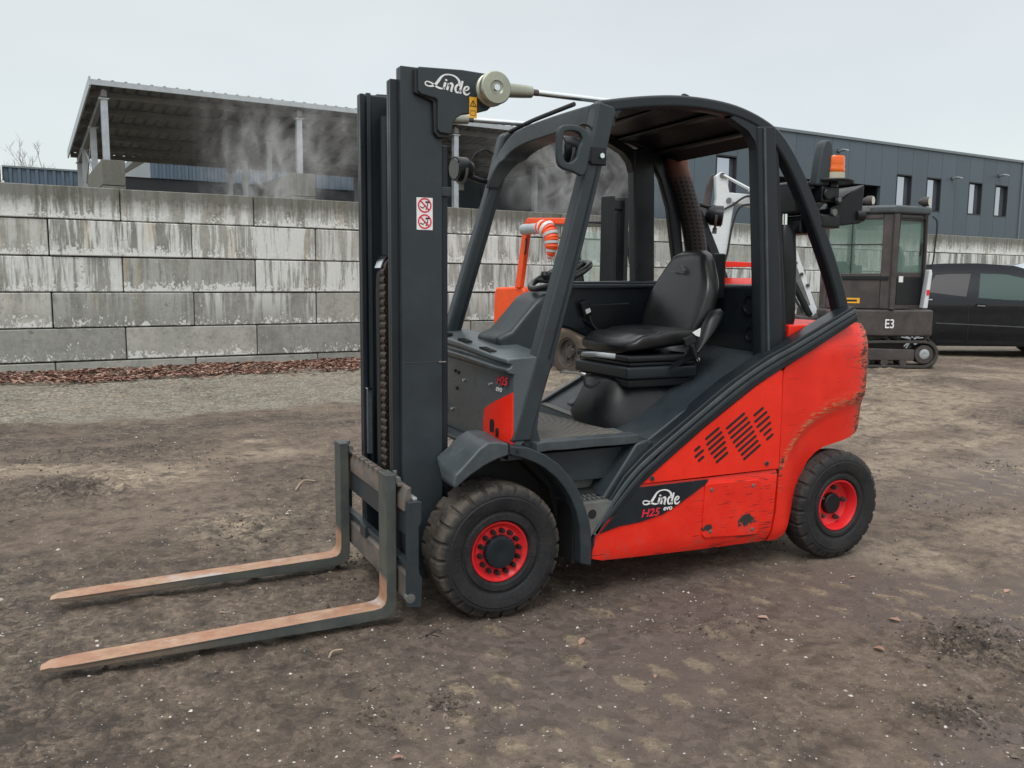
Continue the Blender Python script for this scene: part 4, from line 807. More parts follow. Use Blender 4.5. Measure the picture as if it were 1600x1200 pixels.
# ---- front fender and wheel arch
FO = [(.100, .752), (.19, .738), (.270, .702), (.34, .652), (.400, .589), (.445, .520), (.478, .445), (.500, .385), (.511, .328), (.516, .25), (.514, .169)]
FI = [(.100, .714), (.162, .695), (.225, .668), (.271, .640), (.325, .595), (.368, .545), (.400, .498), (.432, .428), (.448, .364), (.456, .28), (.457, .186)]
for y0, y1 in ((-.012, .05), (1.04, 1.102)):
    MB().prism(FO + FI[::-1], y0, y1).build('wheel_arch', GREY, fl, bevel=.006)
MB().prism([(p[0] + .002, p[1] - .004) for p in FO[:8]] + [(p[0] - .02, p[1] - .03) for p in FO[:8]][::-1], .05, .20).build('arch_top', GREY, fl, bevel=.004)
MB().prism([(.10, .70), (.27, .63), (.40, .50), (.456, .30), (.456, .186), (.62, .16), (.60, .44), (.40, .62), (.27, .69)], .20, .30).box(.45, .49, .055, .3, .17, .45).build('arch_liner', BLACK, fl); MB().prism([(-.09, .30), (-.09, .64), (-.02, .74), (.12, .735), (.30, .65), (.40, .50), (.42, .30)], .305, .315).build('inner_wing', BLACK, fl)
FF = [(.098, .712), (.04, .698), (-.02, .674), (-.08, .640), (-.150, .588), (-.160, .605), (-.148, .648), (-.09, .702), (-.04, .752), (.0, .775), (.05, .774), (.098, .762)]
FF2 = [(.098, .722), (.04, .714), (-.02, .694), (-.08, .662), (-.120, .632), (-.135, .645), (-.146, .668), (-.09, .712), (-.04, .756), (.0, .778), (.05, .778), (.098, .768)]
mb = MB(); R_ = [[(p[0], -.012, p[1]) for p in FF], [(p[0], .12, p[1] + .004) for p in FF], [(p[0] + .01, .25, p[1] + .006) for p in FF2]]
mb.rings(R_).build('front_fender', GREYL, fl, bevel=.026, seg=4, ang=25)
MB().box(.093, .097, -.0135, .2, .69, .765).build('fender_joint', BLKPR, fl); MB().cyl((.135, -.018, .726), (.135, -.011, .726), .007, seg=10).build('rivet', BLKPR, fl)
MB().prism([(.09, .672), (.09, .690), (.16, .700), (.20, .700), (.20, .672)], .06, 1.03).build('cowl_foot', GREYL, fl, bevel=.004)
# ---- front cowl
CO = [(.155, .700), (.150, .80), (.148, 1.02), (.150, 1.065), (.120, 1.078), (.112, 1.105), (.135, 1.118), (.138, 1.135), (.115, 1.145), (.118, 1.172), (.20, 1.182), (.335, 1.19), (.30, 1.02), (.215, .74)]
def cowl_prof(y):
    e_ = max(0, (.22 - y) / .15); return [(x + .02 * min(1, e_) ** 2 * (x < .2), z) for x, z in CO]
R_ = [[(a, y, b - (.065 * (b - 1.0) / .18 * (1 - min(1, (y - .085) / .75)) if b > 1.0 else 0)) for a, b in cowl_prof(y)] for y in (.085, .105, .13, .16, .22, .6, 1.03)]
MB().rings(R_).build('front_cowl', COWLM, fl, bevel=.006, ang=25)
for y0, y1 in ((.80, .87), (.55, .66), (.27, .40)):
    n_s = 6
    for k in range(n_s):
        ya = y0 + (y1 - y0) * k / n_s; zv = -.065 * (1 - min(1, (ya - .085) / .75)); MB().box(.13, .165, ya, ya + .010, 1.172 + zv, 1.1845 + zv).build('cowl_vent', BLKPR, fl, smooth=False)
pass
for y, z in ((.72, 1.00), (.68, .995), (.61, .965), (.70, .915), (.30, .98), (.20, 1.0), (.77, .80), (.17, .99)): MB().cyl((.152 if y > .22 else .16, y, z), (.141 if y > .22 else .148, y, z), .009, .008, 12).build('cowl_bolt', CHROME if y in (.61, .30, .77) else BLKPR, fl)
def ycowl(y): return .148 + .02 * min(1, max(0, (.22 - y) / .15)) ** 2 
RC = [(.36, .702), (.36, .80), (.355, .855), (.30, .895), (.22, .935), (.15, .965), (.10, .985), (.10, .705)]
RCs = []
mbx = MB(); n_ = len(RC); 
for zlo, zhi, ya, yb in ((.705, .80, .36, .07), (.80, .86, .36, .07), (.86, .90, .33, .07), (.90, .935, .285, .07), (.935, .965, .215, .07), (.965, .985, .145, .07)):
    ys = np.linspace(ya, yb, 8)
    mbx.rings([[(ycowl(y) - .006, y, zlo), (ycowl(y) + .004, y, zlo), (ycowl(y) + .004, y, zhi), (ycowl(y) - .006, y, zhi)] for y in ys])
MB().rings([[(ycowl(y) - .007, y, .705), (ycowl(y) + .004, y, .705), (ycowl(y) + .004, y, zt), (ycowl(y) - .007, y, zt)] for y, zt in ((.362, .80), (.355, .86), (.30, .885), (.22, .915), (.18, .928), (.14, .945), (.11, .955), (.09, .965))]).build('red_corner_panel', RED, fl, ang=60)
MB().prism([(.285, .765), (.245, .765), (.238, .80), (.245, .825), (.282, .822), (.29, .80)], .1395, .15, 'x').prism([(.215, .755), (.195, .755), (.19, .775), (.197, .795), (.213, .79), (.218, .775)], .136, .15, 'x').cyl((.15, .21, .728), (.138, .21, .728), .008, seg=10).build('panel_hole', BLKPR, fl)
Mt = Matrix.Translation((.1455, .225, .992)) @ Matrix.Rotation(radians(-90), 4, 'Z') @ Matrix.Rotation(radians(90), 4, 'X')
text('model_lettering', 'H25', .052, REDPR, fl, Mt, .25, .001, 1.2)
Mt = Matrix.Translation((.1455, .235, .957)) @ Matrix.Rotation(radians(-90), 4, 'Z') @ Matrix.Rotation(radians(90), 4, 'X'); text('model_lettering', 'evo', .04, WHITE, fl, Mt, .2, 0, 1.1)
# ---- dashboard, steering column, wheel, far side console
MB().prism([(.22, 1.185), (.30, 1.215), (.42, 1.345), (.48, 1.39), (.56, 1.40), (.60, 1.35), (.54, 1.22), (.42, 1.10), (.32, 1.02), (.28, 1.05)], .40, .66).build('steering_console', GREY, fl, bevel=.03, seg=3)
st_ = bpy.data.objects.new('steering_wheel', None); COL.objects.link(st_); st_.parent = fl; st_.matrix_parent_inverse = parent_inv(fl)
ax = Vector((-.42, 0, .91)).normalized(); c_ = Vector((.60, .48, 1.475)); u_ = Vector((0, 1, 0)); v_ = ax.cross(u_)
ringp = [c_ + (u_ * cos(a) + v_ * sin(a)) * .155 for a in np.linspace(0, 2 * pi, 37)[:-1]]
R_ = []
for i, p in enumerate(ringp):
    o_ = (p - c_).normalized(); R_.append([p + (o_ * cos(b) + ax * sin(b)) * .016 for b in np.linspace(0, 2 * pi, 9)[:-1]])
MB().rings(R_, closed=True).build('wheel_rim', VINYL, st_, ang=80)
mb = MB()
for a in (.4, 2.7, 4.7): mb.tube([c_ - ax * .03, c_ + (u_ * cos(a) + v_ * sin(a)) * .15], [.018, .012], 8)
mb.tube([c_ - ax * .12, c_ - ax * .01], [.03, .045], 16).build('spokes', PLAST, st_)
MB().loft([(c_ + u_ * -.10 + v_ * .12 + ax * .03, .018, .018, 2, (1, 0, 0), (0, 1, 0)), (c_ + u_ * -.10 + v_ * .12 + ax * .055, .024, .024, 2, (1, 0, 0), (0, 1, 0)), (c_ + u_ * -.10 + v_ * .12 + ax * .075, .012, .012, 2, (1, 0, 0), (0, 1, 0))], 12).build('steering_knob', PLAST, st_)
MB().prism([(.50, 1.20), (.62, 1.36), (.78, 1.425), (.90, 1.445), (1.50, 1.455), (1.56, 1.44), (1.56, 1.10), (1.30, 1.08), (1.06, 1.12), (.92, 1.18), (.75, 1.22)], .93, 1.02).build('side_console', GREYD, fl, bevel=.015, seg=3)
MB().prism([(.86, 1.405), (1.46, 1.415), (1.46, 1.435), (.88, 1.43)], .90, .935).build('console_ledge', GREY, fl, bevel=.006)
MB().prism([(.98, 1.32), (1.30, 1.33), (1.32, 1.18), (1.10, 1.16), (1.0, 1.22)], .915, .935).build('console_recess', PLAST, fl, bevel=.01)
MB().box(-.03, .03, -.012, .012, -.045, .045, Matrix.Translation((1.00, .90, 1.30)) @ Matrix.Rotation(radians(-20), 4, 'Y')).build('handset', PLAST, fl, bevel=.008); MB().box(-.015, .015, -.0015, .0015, -.012, .012, Matrix.Translation((1.006, .886, 1.285)) @ Matrix.Rotation(radians(-20), 4, 'Y')).build('handset_label', WHITE, fl)
MB().tube(catmull([(1.02, .90, 1.26), (1.05, .88, 1.19), (1.12, .86, 1.15), (1.2, .8, 1.12)], 5), .006, 6).build('handset_cable', BLACK, fl)
MB().tube([(.50, .60, 1.05), (.44, .62, .90), (.40, .66, .80)], .02, 8).box(.32, .42, .62, .76, .745, .765).build('pedal', PLAST, fl)
MB().loft([((.30, .20, .98), .06, .05, 2.5, (1, 0, .3), (0, 1, 0)), ((.34, .20, 1.06), .075, .06, 2.5, (1, 0, .3), (0, 1, 0)), ((.36, .20, 1.13), .05, .04, 2.5, (1, 0, .3), (0, 1, 0))], 16).build('switch_housing', GREYL, fl)
# ---- rear bulkhead behind the seat
MB().prism([(1.60, 1.09), (1.60, 1.425), (1.62, 1.44), (1.74, 1.44), (1.74, 1.09)], .16, .95).build('rear_bulkhead', GREYD, fl, bevel=.02, seg=3)
MB().lathe((1.602, .245, 1.335), [(-.012, .058), (-.014, .046), (.02, .034), (.022, .0001)], 24, 'x').lathe((1.602, .235, 1.185), [(-.010, .042), (-.012, .034), (.02, .02), (.022, .0001)], 20, 'x').build('bulkhead_socket', PLAST, fl)
MB().box(1.48, 1.56, .40, .50, 1.36, 1.60).build('headrest_bracket', PLAST, fl, bevel=.01)
# ---- seat
seat = bpy.data.objects.new('seat', None); COL.objects.link(seat); seat.parent = fl; seat.matrix_parent_inverse = parent_inv(fl)
MB().loft([((1.10, YC, .79), .30, .27, 3.2, (1, 0, .35), (0, 1, 0)), ((1.04, YC, .84), .27, .24, 3, (1, 0, .3), (0, 1, 0)), ((1.03, YC, .90), .22, .20, 2.8, (1, 0, .2), (0, 1, 0)), ((1.04, YC, .945), .20, .18, 2.6, (1, 0, 0), (0, 1, 0)), ((1.06, YC, .96), .19, .17, 2.5, (1, 0, 0), (0, 1, 0))], 32).build('pedestal', PLAST, seat, ang=60)
def rbox(x0, x1, y0, y1, z0, z1, name, mat, bev=.012, taper=0):
    mb = MB(); mb.add([(x0 + taper, y0 + taper, z0), (x1 - taper, y0 + taper, z0), (x1 - taper, y1 - taper, z0), (x0 + taper, y1 - taper, z0), (x0, y0, z1), (x1, y0, z1), (x1, y1, z1), (x0, y1, z1)], [(3, 2, 1, 0), (4, 5, 6, 7), (0, 1, 5, 4), (1, 2, 6, 5), (2, 3, 7, 6), (3, 0, 4, 7)])
    return mb.build(name, mat, seat, bevel=bev, seg=2)
rbox(.90, 1.27, .31, .78, .925, .965, 'suspension_base', PLAST, .006); rbox(.875, 1.30, .28, .80, .968, 1.03, 'suspension_bellows', GREYD, .012, -.0); rbox(.90, 1.29, .30, .79, 1.033, 1.05, 'bellows_fold', PLAST, .004); rbox(.885, 1.31, .29, .80, 1.052, 1.085, 'seat_frame', PLAST, .01)
def cush(x0, x1, zc):
    secs = []
    for f in np.linspace(0, 1, 13):
        x = x0 + (x1 - x0) * f; e_ = sin(pi * min(1, max(0, f * 1.0))) ** .35 if 0 < f < 1 else .35; hw = .255 * (.72 + .28 * min(1, sin(pi * min(.5, f * 2.2 + .08)) ** .6)); secs.append((x, hw, .050 * (.45 + .55 * e_), zc + .02 * f - .03 * (1 - f) ** 3))
    return secs
R_ = []
for x, hw, hh_, z in cush(.895, 1.37, 1.150):
    r_ = []
    for k in range(36):
        t = 2 * pi * k / 36; a = abs(cos(t)) ** (2 / 3.2) * (1 if cos(t) > 0 else -1); b = abs(sin(t)) ** (2 / 2.4) * (1 if sin(t) > 0 else -1)
        zz = z + hh_ * b + (.030 * abs(a) ** 4 if b > 0 else 0) * (1 if x > .96 else .3) - (.006 * math.exp(-((abs(a) - .62) / .05) ** 2) if b > 0 else 0) - (.008 * math.exp(-((x - 1.05) / .02) ** 2) if b > 0 else 0)
        r_.append((x, YC + hw * a, zz))
    R_.append(r_)
MB().rings(R_).build('cushion', VINYL, seat, ang=80)
R_ = []
for f in np.linspace(0, 1, 17):
    z = 1.16 + .455 * f; xc = 1.335 + .16 * f - .03 * f * f; hw = .255 * (.80 + .20 * sin(pi * min(.5, f * 1.3 + .1))) if f < .55 else .252 * (1 - .42 * float(sstep(.5, 1.0, f))); th = .070 * (1 - .25 * f)
    if f > .9: hw *= (1 - .38 * ((f - .9) / .1) ** 2); th *= (1 - .55 * ((f - .9) / .1) ** 2)
    r_ = []
    for k in range(36):
        t = 2 * pi * k / 36; a = abs(cos(t)) ** (2 / 2.8) * (1 if cos(t) > 0 else -1); b = abs(sin(t)) ** (2 / 2.6) * (1 if sin(t) > 0 else -1)
        dx = th * b
        if b < 0: dx += -.045 * abs(a) ** 3 * (1 - f) ** .4 * .9 + .007 * math.exp(-((abs(a) - .55) / .045) ** 2) - .012 * (1 - a * a) * sin(pi * f)
        r_.append((xc + dx, YC + hw * a, z))
    R_.append(r_)
MB().rings(R_).build('backrest', VINYL, seat, ang=80)
MB().box(1.42, 1.50, .40, .70, 1.15, 1.5).build('backrest_shell', PLAST, seat, bevel=.03, seg=3)
Ml = Matrix.Translation((1.352, .615, 1.495)) @ Matrix.Rotation(radians(-90), 4, 'Z') @ Matrix.Rotation(radians(-19), 4, 'X')
script_logo('logo', seat, Ml, .13, pm('embossed print', (.085, .09, .095), .4, bump=0, damt=0))
MB().loft([((1.20, .262, 1.06), .10, .035, 2.6, (.9, 0, .44), (0, 1, 0)), ((1.28, .258, 1.13), .12, .042, 2.6, (.7, 0, .7), (0, 1, 0)), ((1.34, .258, 1.20), .085, .042, 2.4, (.8, 0, .6), (0, 1, 0)), ((1.375, .262, 1.27), .065, .036, 2.3, (.9, 0, .4), (0, 1, 0)), ((1.39, .27, 1.31), .03, .02, 2.2, (1, 0, .2), (0, 1, 0))], 24).build('belt_shield', PLAST, seat, ang=70)
MB().box(-.035, .035, -.012, .008, -.022, .022, Matrix.Translation((1.20, .225, 1.16)) @ Matrix.Rotation(radians(-20), 4, 'Y')).tube([(1.21, .22, 1.14), (1.23, .215, 1.09), (1.25, .215, 1.05)], [.016, .012, .012], 8).build('belt_buckle', STEEL if False else PLAST, seat, bevel=.005)
MB().prism([(1.205, 1.20), (1.255, 1.222), (1.25, 1.178), (1.225, 1.185)], .207, .211).build('belt_label', WHITE, seat); MB().cyl((1.245, .212, 1.065), (1.245, .205, 1.065), .010, seg=10).build('belt_pin', CHROME, seat)
MB().tube(catmull([(.73, .46, 1.085), (.72, .42, 1.09), (.73, .33, 1.095), (.80, .275, 1.088)], 5), .014, 8).build('adjust_handle', GALV, seat)
MB().tube([(.62, .50, 1.00), (.68, .46, 1.0), (.73, .44, .985)], .009, 8).build('weight_lever', CHROME, seat)
MB().tube(catmull([(.73, .44, .985), (.72, .42, .94), (.76, .42, .925), (.80, .42, .95)], 4), .008, 6).build('slide_lever', BLACK, seat)
# ---- overhead guard
grd = bpy.data.objects.new('overhead_guard', None); COL.objects.link(grd); grd.parent = fl; grd.matrix_parent_inverse = parent_inv(fl)
RO = catmull([(.565, 0, 2.236), (.787, 0, 2.276), (.997, 0, 2.300), (1.20, 0, 2.300), (1.372, 0, 2.278), (1.533, 0, 2.226), (1.639, 0, 2.160), (1.752, 0, 2.029), (1.872, 0, 1.845), (1.998, 0, 1.622), (2.094, 0, 1.425), (2.150, 0, 1.270)], 4)
def off_curve(c, d):
    out = []
    for i in range(len(c)):
        a = c[max(0, i - 1)]; b = c[min(len(c) - 1, i + 1)]; dx, dz = b[0] - a[0], b[2] - a[2]; l = sqrt(dx * dx + dz * dz); out.append((c[i][0] + dz / l * -d * -1 if False else c[i][0] - dz / l * d * -1, 0, c[i][2] + dx / l * d * -1))
    return out
for ya, yb, far in ((.085, .155, 0), (.985, 1.055, 1)):
    c = RO; inn = []
    for i in range(len(c)):
        a = c[max(0, i - 1)]; b = c[min(len(c) - 1, i + 1)]; dx, dz = b[0] - a[0], b[2] - a[2]; l = sqrt(dx * dx + dz * dz); d = .058 if c[i][0] < 1.5 else .078
        inn.append((c[i][0] + dz / l * d, c[i][2] - dx / l * d))
    MB().prism([(p[0], p[2]) for p in c] + inn[::-1], ya, yb).build('roof_bow', GREYD, grd, bevel=.016, seg=3, ang=50)
    # front pillar, slanting back to the roof
    A = [(.128, .745), (.255, .745), (.262, .80), (.36, 1.108), (.487, 1.560), (.588, 1.948), (.654, 2.19), (.645, 2.215), (.560, 2.232), (.535, 2.205), (.479, 1.942), (.374, 1.557), (.245, 1.111), (.160, .833)]
    if far: A = [(p[0] - .018 - .045 * min(1, max(0, 1 - (p[1] - 1.3) / .9)) - (.03 if 1 <= i_ <= 6 else 0), p[1]) for i_, p in enumerate(A)]
    else: A = [(p[0] + (.022 if i_ >= 9 or i_ == 0 else 0), p[1]) for i_, p in enumerate(A)]
    MB().prism(A, ya - .005, yb + .005).build('front_pillar', GREY, grd, bevel=.018, seg=3, ang=30)
    mid = [((A[i][0] * .3 + A[j][0] * .7), 0, (A[i][1] * .3 + A[j][1] * .7)) for i, j in ((12, 3), (11, 4), (10, 5))]
    MB().sweep([(p[0], (ya - .0065), p[2]) for p in mid], [(-.003, -.004), (.003, -.004), (.003, .004), (-.003, .004)]).build('pillar_seam', GREYD, grd)
    # foot gusset of the pillar
    MB().prism([(.26, .80), (.30, .93), (.285, .80), (.30, .745), (.36, .69), (.25, .70), (.2, .745)], ya + .005, yb - .005).build('pillar_gusset', GREY, grd, bevel=.006)
    # B pillar
    if not far: B = [(1.455, 2.20), (1.572, 2.21), (1.685, 1.12), (1.655, 1.06), (1.545, 1.08)]; 
    else: B = [(1.345, 2.20), (1.49, 2.21), (1.515, 1.45), (1.54, 1.08), (1.40, 1.06)]
    MB().prism(B, ya - .003, yb + .002).build('centre_pillar', GREYD, grd, bevel=.012, seg=2)
    if not far:
        MB().prism([(1.488, 2.19), (1.50, 2.19), (1.588, 1.10), (1.575, 1.10)], ya - .012, ya + .005).build('pillar_rib', GREYL, grd, bevel=.003)
        MB().prism([(1.572, 2.16), (1.60, 2.165), (1.72, 1.135), (1.69, 1.12)], ya + .012, yb - .01).build('pillar_trim', PLAST, grd, bevel=.006)
    # rounded corner infill
    q = 1.455 if not far else 1.335
    MB().prism([(q + .02, 2.20), (q + .02, 2.06), (q - .005, 2.13), (q - .05, 2.175), (q - .16, 2.225), (q - .1, 2.25)], ya + .006, yb - .006).build('corner_gusset', GREYD, grd)
    MB().prism([(.60, 2.20), (.70, 2.225), (.66, 2.17)], ya + .006, yb - .006).build('front_gusset', GREYD, grd)
# roof skin with ribs, front header, rear cross members
c = [p for p in RO if p[0] < 1.62]; 
MB().prism([(p[0], p[2] - .02) for p in c] + [(p[0] - (.0 if p[0] < 1.4 else .01), p[2] - .045) for p in c][::-1], .156, .984).build('roof_panel', PLAST, grd, ang=50)
for x in (.95, 1.25, 1.5):
    zz = float(np.interp(x, [p[0] for p in RO], [p[2] for p in RO])); MB().box(x - .03, x + .03, .156, .984, zz - .062, zz - .046).build('roof_beam', PLAST, grd, bevel=.008)
MB().tube([(.9, .16, 2.285), (.9, .93, 2.285)], .012, 8).build('roof_wire', BLACK, grd) if False else None
hd = MB(); R_ = []
hpth = catmull([(.985, 1.93, .42), (.975, 2.04, .455), (.955, 2.11, .49), (.90, 2.165, .52), (.80, 2.195, .545), (.60, 2.205, .56), (.36, 2.203, .56), (.15, 2.195, .555)], 5)
for i, (y, z, x) in enumerate(hpth):
    a = hpth[max(0, i - 1)]; b = hpth[min(len(hpth) - 1, i + 1)]; dy, dz = b[0] - a[0], b[1] - a[1]; l = sqrt(dy * dy + dz * dz); ny_, nz3 = -dz / l, dy / l
    if nz3 > 0: ny_, nz3 = -ny_, -nz3
    wv = .012 + .043 * min(1, i / 8); xd = .07 + .07 * min(1, i / 10); R_.append([(x, y - ny_ * .004, z - nz3 * .03), (x + xd, y - ny_ * .006, z - nz3 * .045), (x + xd, y + ny_ * wv, z + nz3 * wv), (x + .004, y + ny_ * wv, z + nz3 * wv)])
hd.rings(R_).build('front_header', GREYL, grd, bevel=.012, seg=3, ang=40)
MB().tube(catmull([(.57, 1.0, 2.235), (.60, .80, 2.262), (.62, .60, 2.275), (.63, .42, 2.282)], 6), .011, 8).build('wiper_bar', BLACK, grd)
MB().box(1.80, 1.90, .156, .40, 1.80, 1.97).build('rear_crossmember', GREYD, grd, bevel=.02); MB().box(1.83, 1.95, .16, .40, 1.70, 1.78).build('lamp_bar', PLAST, grd, bevel=.015)
MB().loft([((1.79, .20, 1.17), .03, .03, 3, (1, 0, 0), (0, 1, 0)), ((1.79, .20, 1.26), .05, .045, 3, (1, 0, 0), (0, 1, 0)), ((1.775, .20, 1.55), .055, .05, 3, (1, 0, 0), (0, 1, 0)), ((1.765, .20, 1.70), .052, .048, 3, (1, 0, 0), (0, 1, 0)), ((1.765, .20, 1.745), .032, .03, 2.5, (1, 0, 0), (0, 1, 0))], 24).build('air_intake_duct', PLAST, fl, ang=60)
MB().cyl((1.765, .20, 1.745), (1.765, .20, 1.80), .016).build('intake_stem', CHROME, fl); MB().cyl((1.72, .30, 1.775), (1.86, .30, 1.775), .02).build('bolt', ZINC, fl)
for x, z in ((1.45, 2.275), (1.50, 2.255), (1.14, 2.312)): MB().loft([((x, .25, z), .03, .02, 2.5, (1, 0, -.3), (0, 1, 0)), ((x + .01, .25, z + .03), .02, .015, 2.5, (1, 0, -.3), (0, 1, 0))], 12).build('roof_fitting', PLAST, grd)
# exhaust stack with heat shield (far side)
ep = catmull([(1.83, .97, 1.40), (1.805, .97, 1.60), (1.76, .97, 1.80), (1.695, .97, 1.98), (1.645, .97, 2.10), (1.635, .97, 2.20)], 6); er = [.066] * len(ep)
n_ = len(ep); sg = 24; mb = MB().tube(ep, er, sg); ex = mb.build('exhaust_shield', EXHM, fl, ang=60)
uv = ex.data.uv_layers.new(name='UVMap')
for poly in ex.data.polygons:
    for li in poly.loop_indices:
        co = ex.data.vertices[ex.data.loops[li].vertex_index].co; a = atan2(co.y - .97, co.x - float(np.interp(co.z, [p[2] for p in ep], [p[0] for p in ep]))) / (2 * pi)
        uv.data[li].uv = (a, co.z / .8)
    us = [uv.data[li].uv[0] for li in poly.loop_indices]
    if max(us) - min(us) > .5:
        for li in poly.loop_indices:
            if uv.data[li].uv[0] < 0: uv.data[li].uv[0] += 1
MB().prism([(1.46, 2.17), (1.54, 2.04), (1.60, 1.88), (1.65, 1.60), (1.67, 1.44), (1.74, 1.44), (1.72, 1.62), (1.68, 1.90), (1.62, 2.08), (1.56, 2.18)], .985, 1.03).build('exhaust_guard', GREYD, fl, bevel=.01)
# ---- fittings on the guard
def lamp(name, c, d, parent, r=.062):
    d = Vector(d).normalized(); c = Vector(c); g = bpy.data.objects.new(name, None); COL.objects.link(g); g.parent = parent; g.matrix_parent_inverse = parent_inv(parent)
    MB().tube([c + d * .015, c - d * .0, c - d * .05, c - d * .085, c - d * .09], [r, r, r * .96, r * .6, r * .2], 24).build('housing', PLAST, g, ang=50)
    MB().tube([c + d * .0155, c + d * .020], [r * .86, r * .8], 24).build('lens', GLASSD, g)
    s_ = d.cross(Vector((0, 0, 1))).normalized(); u2 = s_.cross(d)
    MB().tube([c + s_ * (r + .004) * cos(a) - d * .02 + u2 * (-(r + .01) * sin(a)) for a in np.linspace(0, pi, 9)], .008, 6).tube([c - u2 * (r + .01) - d * .02, c - u2 * (r + .045) - d * .02], .014, 8).build('bracket', STEEL, g)
    return g
lamp('work_lamp', (.26, .98, 2.02), (-1, -.15, -.05), fl); MB().tube([(.33, .99, 1.99), (.40, 1.0, 1.97), (.44, 1.02, 1.97)], .014, 8).build('lamp_stalk', PLAST, fl); lamp('work_lamp', (.43, .155, 2.025), (-1, .05, -.05), fl, .058)
MB().tube(catmull([(.33, .98, 2.04), (.36, .98, 2.10), (.42, .985, 2.13), (.47, .99, 2.11)], 5), .005, 6).build('lamp_cable', BLACK, fl); MB().tube(catmull([(.47, .12, 2.09), (.49, .11, 2.13), (.53, .10, 2.12), (.55, .09, 2.08)], 5), .005, 6).build('lamp_cable', BLACK, fl)
hp = [(.352, 1.935), (.340, 2.00), (.345, 2.08), (.365, 2.105), (.42, 2.112), (.475, 2.10), (.505, 2.06), (.50, 2.0), (.475, 1.905), (.42, 1.915)]
hi = [(.375, 1.965), (.366, 2.01), (.370, 2.065), (.382, 2.082), (.42, 2.086), (.448, 2.078), (.462, 2.05), (.445, 2.01), (.435, 1.975), (.40, 1.952)]
hp = [(p[0], p[2]) for p in catmull([(a, 0, b) for a, b in hp], 3, True)]; hi = [(p[0], p[2]) for p in catmull([(a, 0, b) for a, b in hi], 3, True)]
mb = MB(); n_ = len(hp); mb.add([(a, y, b) for y in (.045, .07) for a, b in hp] + [(a, y, b) for y in (.045, .07) for a, b in hi], sum([[(i, (i + 1) % n_, 2 * n_ + (i + 1) % n_, 2 * n_ + i), (n_ + i, 3 * n_ + i, 3 * n_ + (i + 1) % n_, n_ + (i + 1) % n_), (i, n_ + i, n_ + (i + 1) % n_, (i + 1) % n_), (2 * n_ + i, 2 * n_ + (i + 1) % n_, 3 * n_ + (i + 1) % n_, 3 * n_ + i)] for i in range(n_)], []))
mb.build('grab_handle', GREY, fl, bevel=.006)
MB().box(.47, .60, .07, .085, 1.965, 2.03).box(.52, .60, .068, .092, 1.955, 2.035).build('handle_clamp', PLAST, fl, bevel=.006); MB().cyl((.57, .068, 1.995), (.57, .056, 1.995), .012, seg=6).build('bolt', CHROME, fl)
# rear: beacon, blade aerial plate, lamp and mirror shell
bc = bpy.data.objects.new('beacon', None); COL.objects.link(bc); bc.parent = fl; bc.matrix_parent_inverse = parent_inv(fl)
BX, BY = 2.006, .13
MB().lathe((BX, BY, 1.985), [(.03, .0001), (.03, .056), (.034, .059), (.05, .059), (.055, .056), (.07, .058), (.085, .056), (.105, .056), (.113, .052), (.118, .0001)], 28, 'z').build('lens', BEAC, bc, ang=40)
MB().lathe((BX, BY, 1.985), [(-.01, .0001), (-.01, .060), (.029, .060), (.029, .0001)], 28, 'z').build('base', pm('cream plastic', (.52, .48, .36), .5, damt=.3), bc)
MB().lathe((BX - .005, BY, 1.962), [(.004, .0001), (.0, .108), (.010, .112), (.016, .108), (.022, .0001)], 32, 'z').cyl((BX, BY, 1.90), (BX, BY, 1.965), .03).build('mount_plate', PLAST, bc, ang=50)
blade = [(1.87, 1.94), (1.885, 2.06), (1.90, 2.13), (1.915, 2.165), (1.94, 2.178), (1.965, 2.165), (1.978, 2.12), (1.975, 1.99), (1.955, 1.94)]
MB().prism(blade, .10, .16).build('beacon_guard', GREY, fl, bevel=.022, seg=3)
MB().box(1.90, 2.02, .09, .17, 1.86, 1.94).cyl((1.93, .085, 1.90), (1.93, .07, 1.90), .03).cyl((2.00, .085, 1.87), (2.00, .07, 1.87), .022).build('rear_bracket', PLAST, fl, bevel=.01); MB().cyl((1.995, .07, 1.875), (1.995, .062, 1.875), .014, seg=6).build('bolt', STEEL, fl); MB().cyl((1.975, .085, 1.81), (1.975, .07, 1.81), .018, seg=10).build('bolt', STEEL, fl)
MB().add([(1.97, .10, 1.83), (1.97, .18, 1.83), (2.00, .10, 1.74), (2.00, .18, 1.74), (2.165, .06, 1.96), (2.165, .24, 1.955), (2.155, .06, 1.76), (2.155, .24, 1.755), (2.10, .08, 1.925), (2.10, .22, 1.92)], [(0, 1, 3, 2), (0, 2, 6, 4, 8), (1, 9, 5, 7, 3), (0, 8, 9, 1), (8, 4, 5, 9), (2, 3, 7, 6), (4, 6, 7, 5)]).build('rear_mirror_shell', PLAST, fl, bevel=.008)
MB().cyl((2.12, .075, 1.80), (2.168, .075, 1.80), .026, .032, 16).build('rear_lamp', PLAST, fl); MB().box(1.88, 2.0, .12, .38, 1.745, 1.80).build('lamp_arm', PLAST, fl, bevel=.01)
MB().box(1.90, 2.03, .08, .16, 1.73, 1.80).build('lower_bracket', PLAST, fl, bevel=.012)
lamp('work_lamp', (1.96, .96, 1.845), (.75, -.62, -.1), fl, .062); MB().tube([(1.80, 1.02, 1.92), (1.90, 1.0, 1.90), (1.93, .97, 1.90)], .012, 8).build('lamp_arm', PLAST, fl)
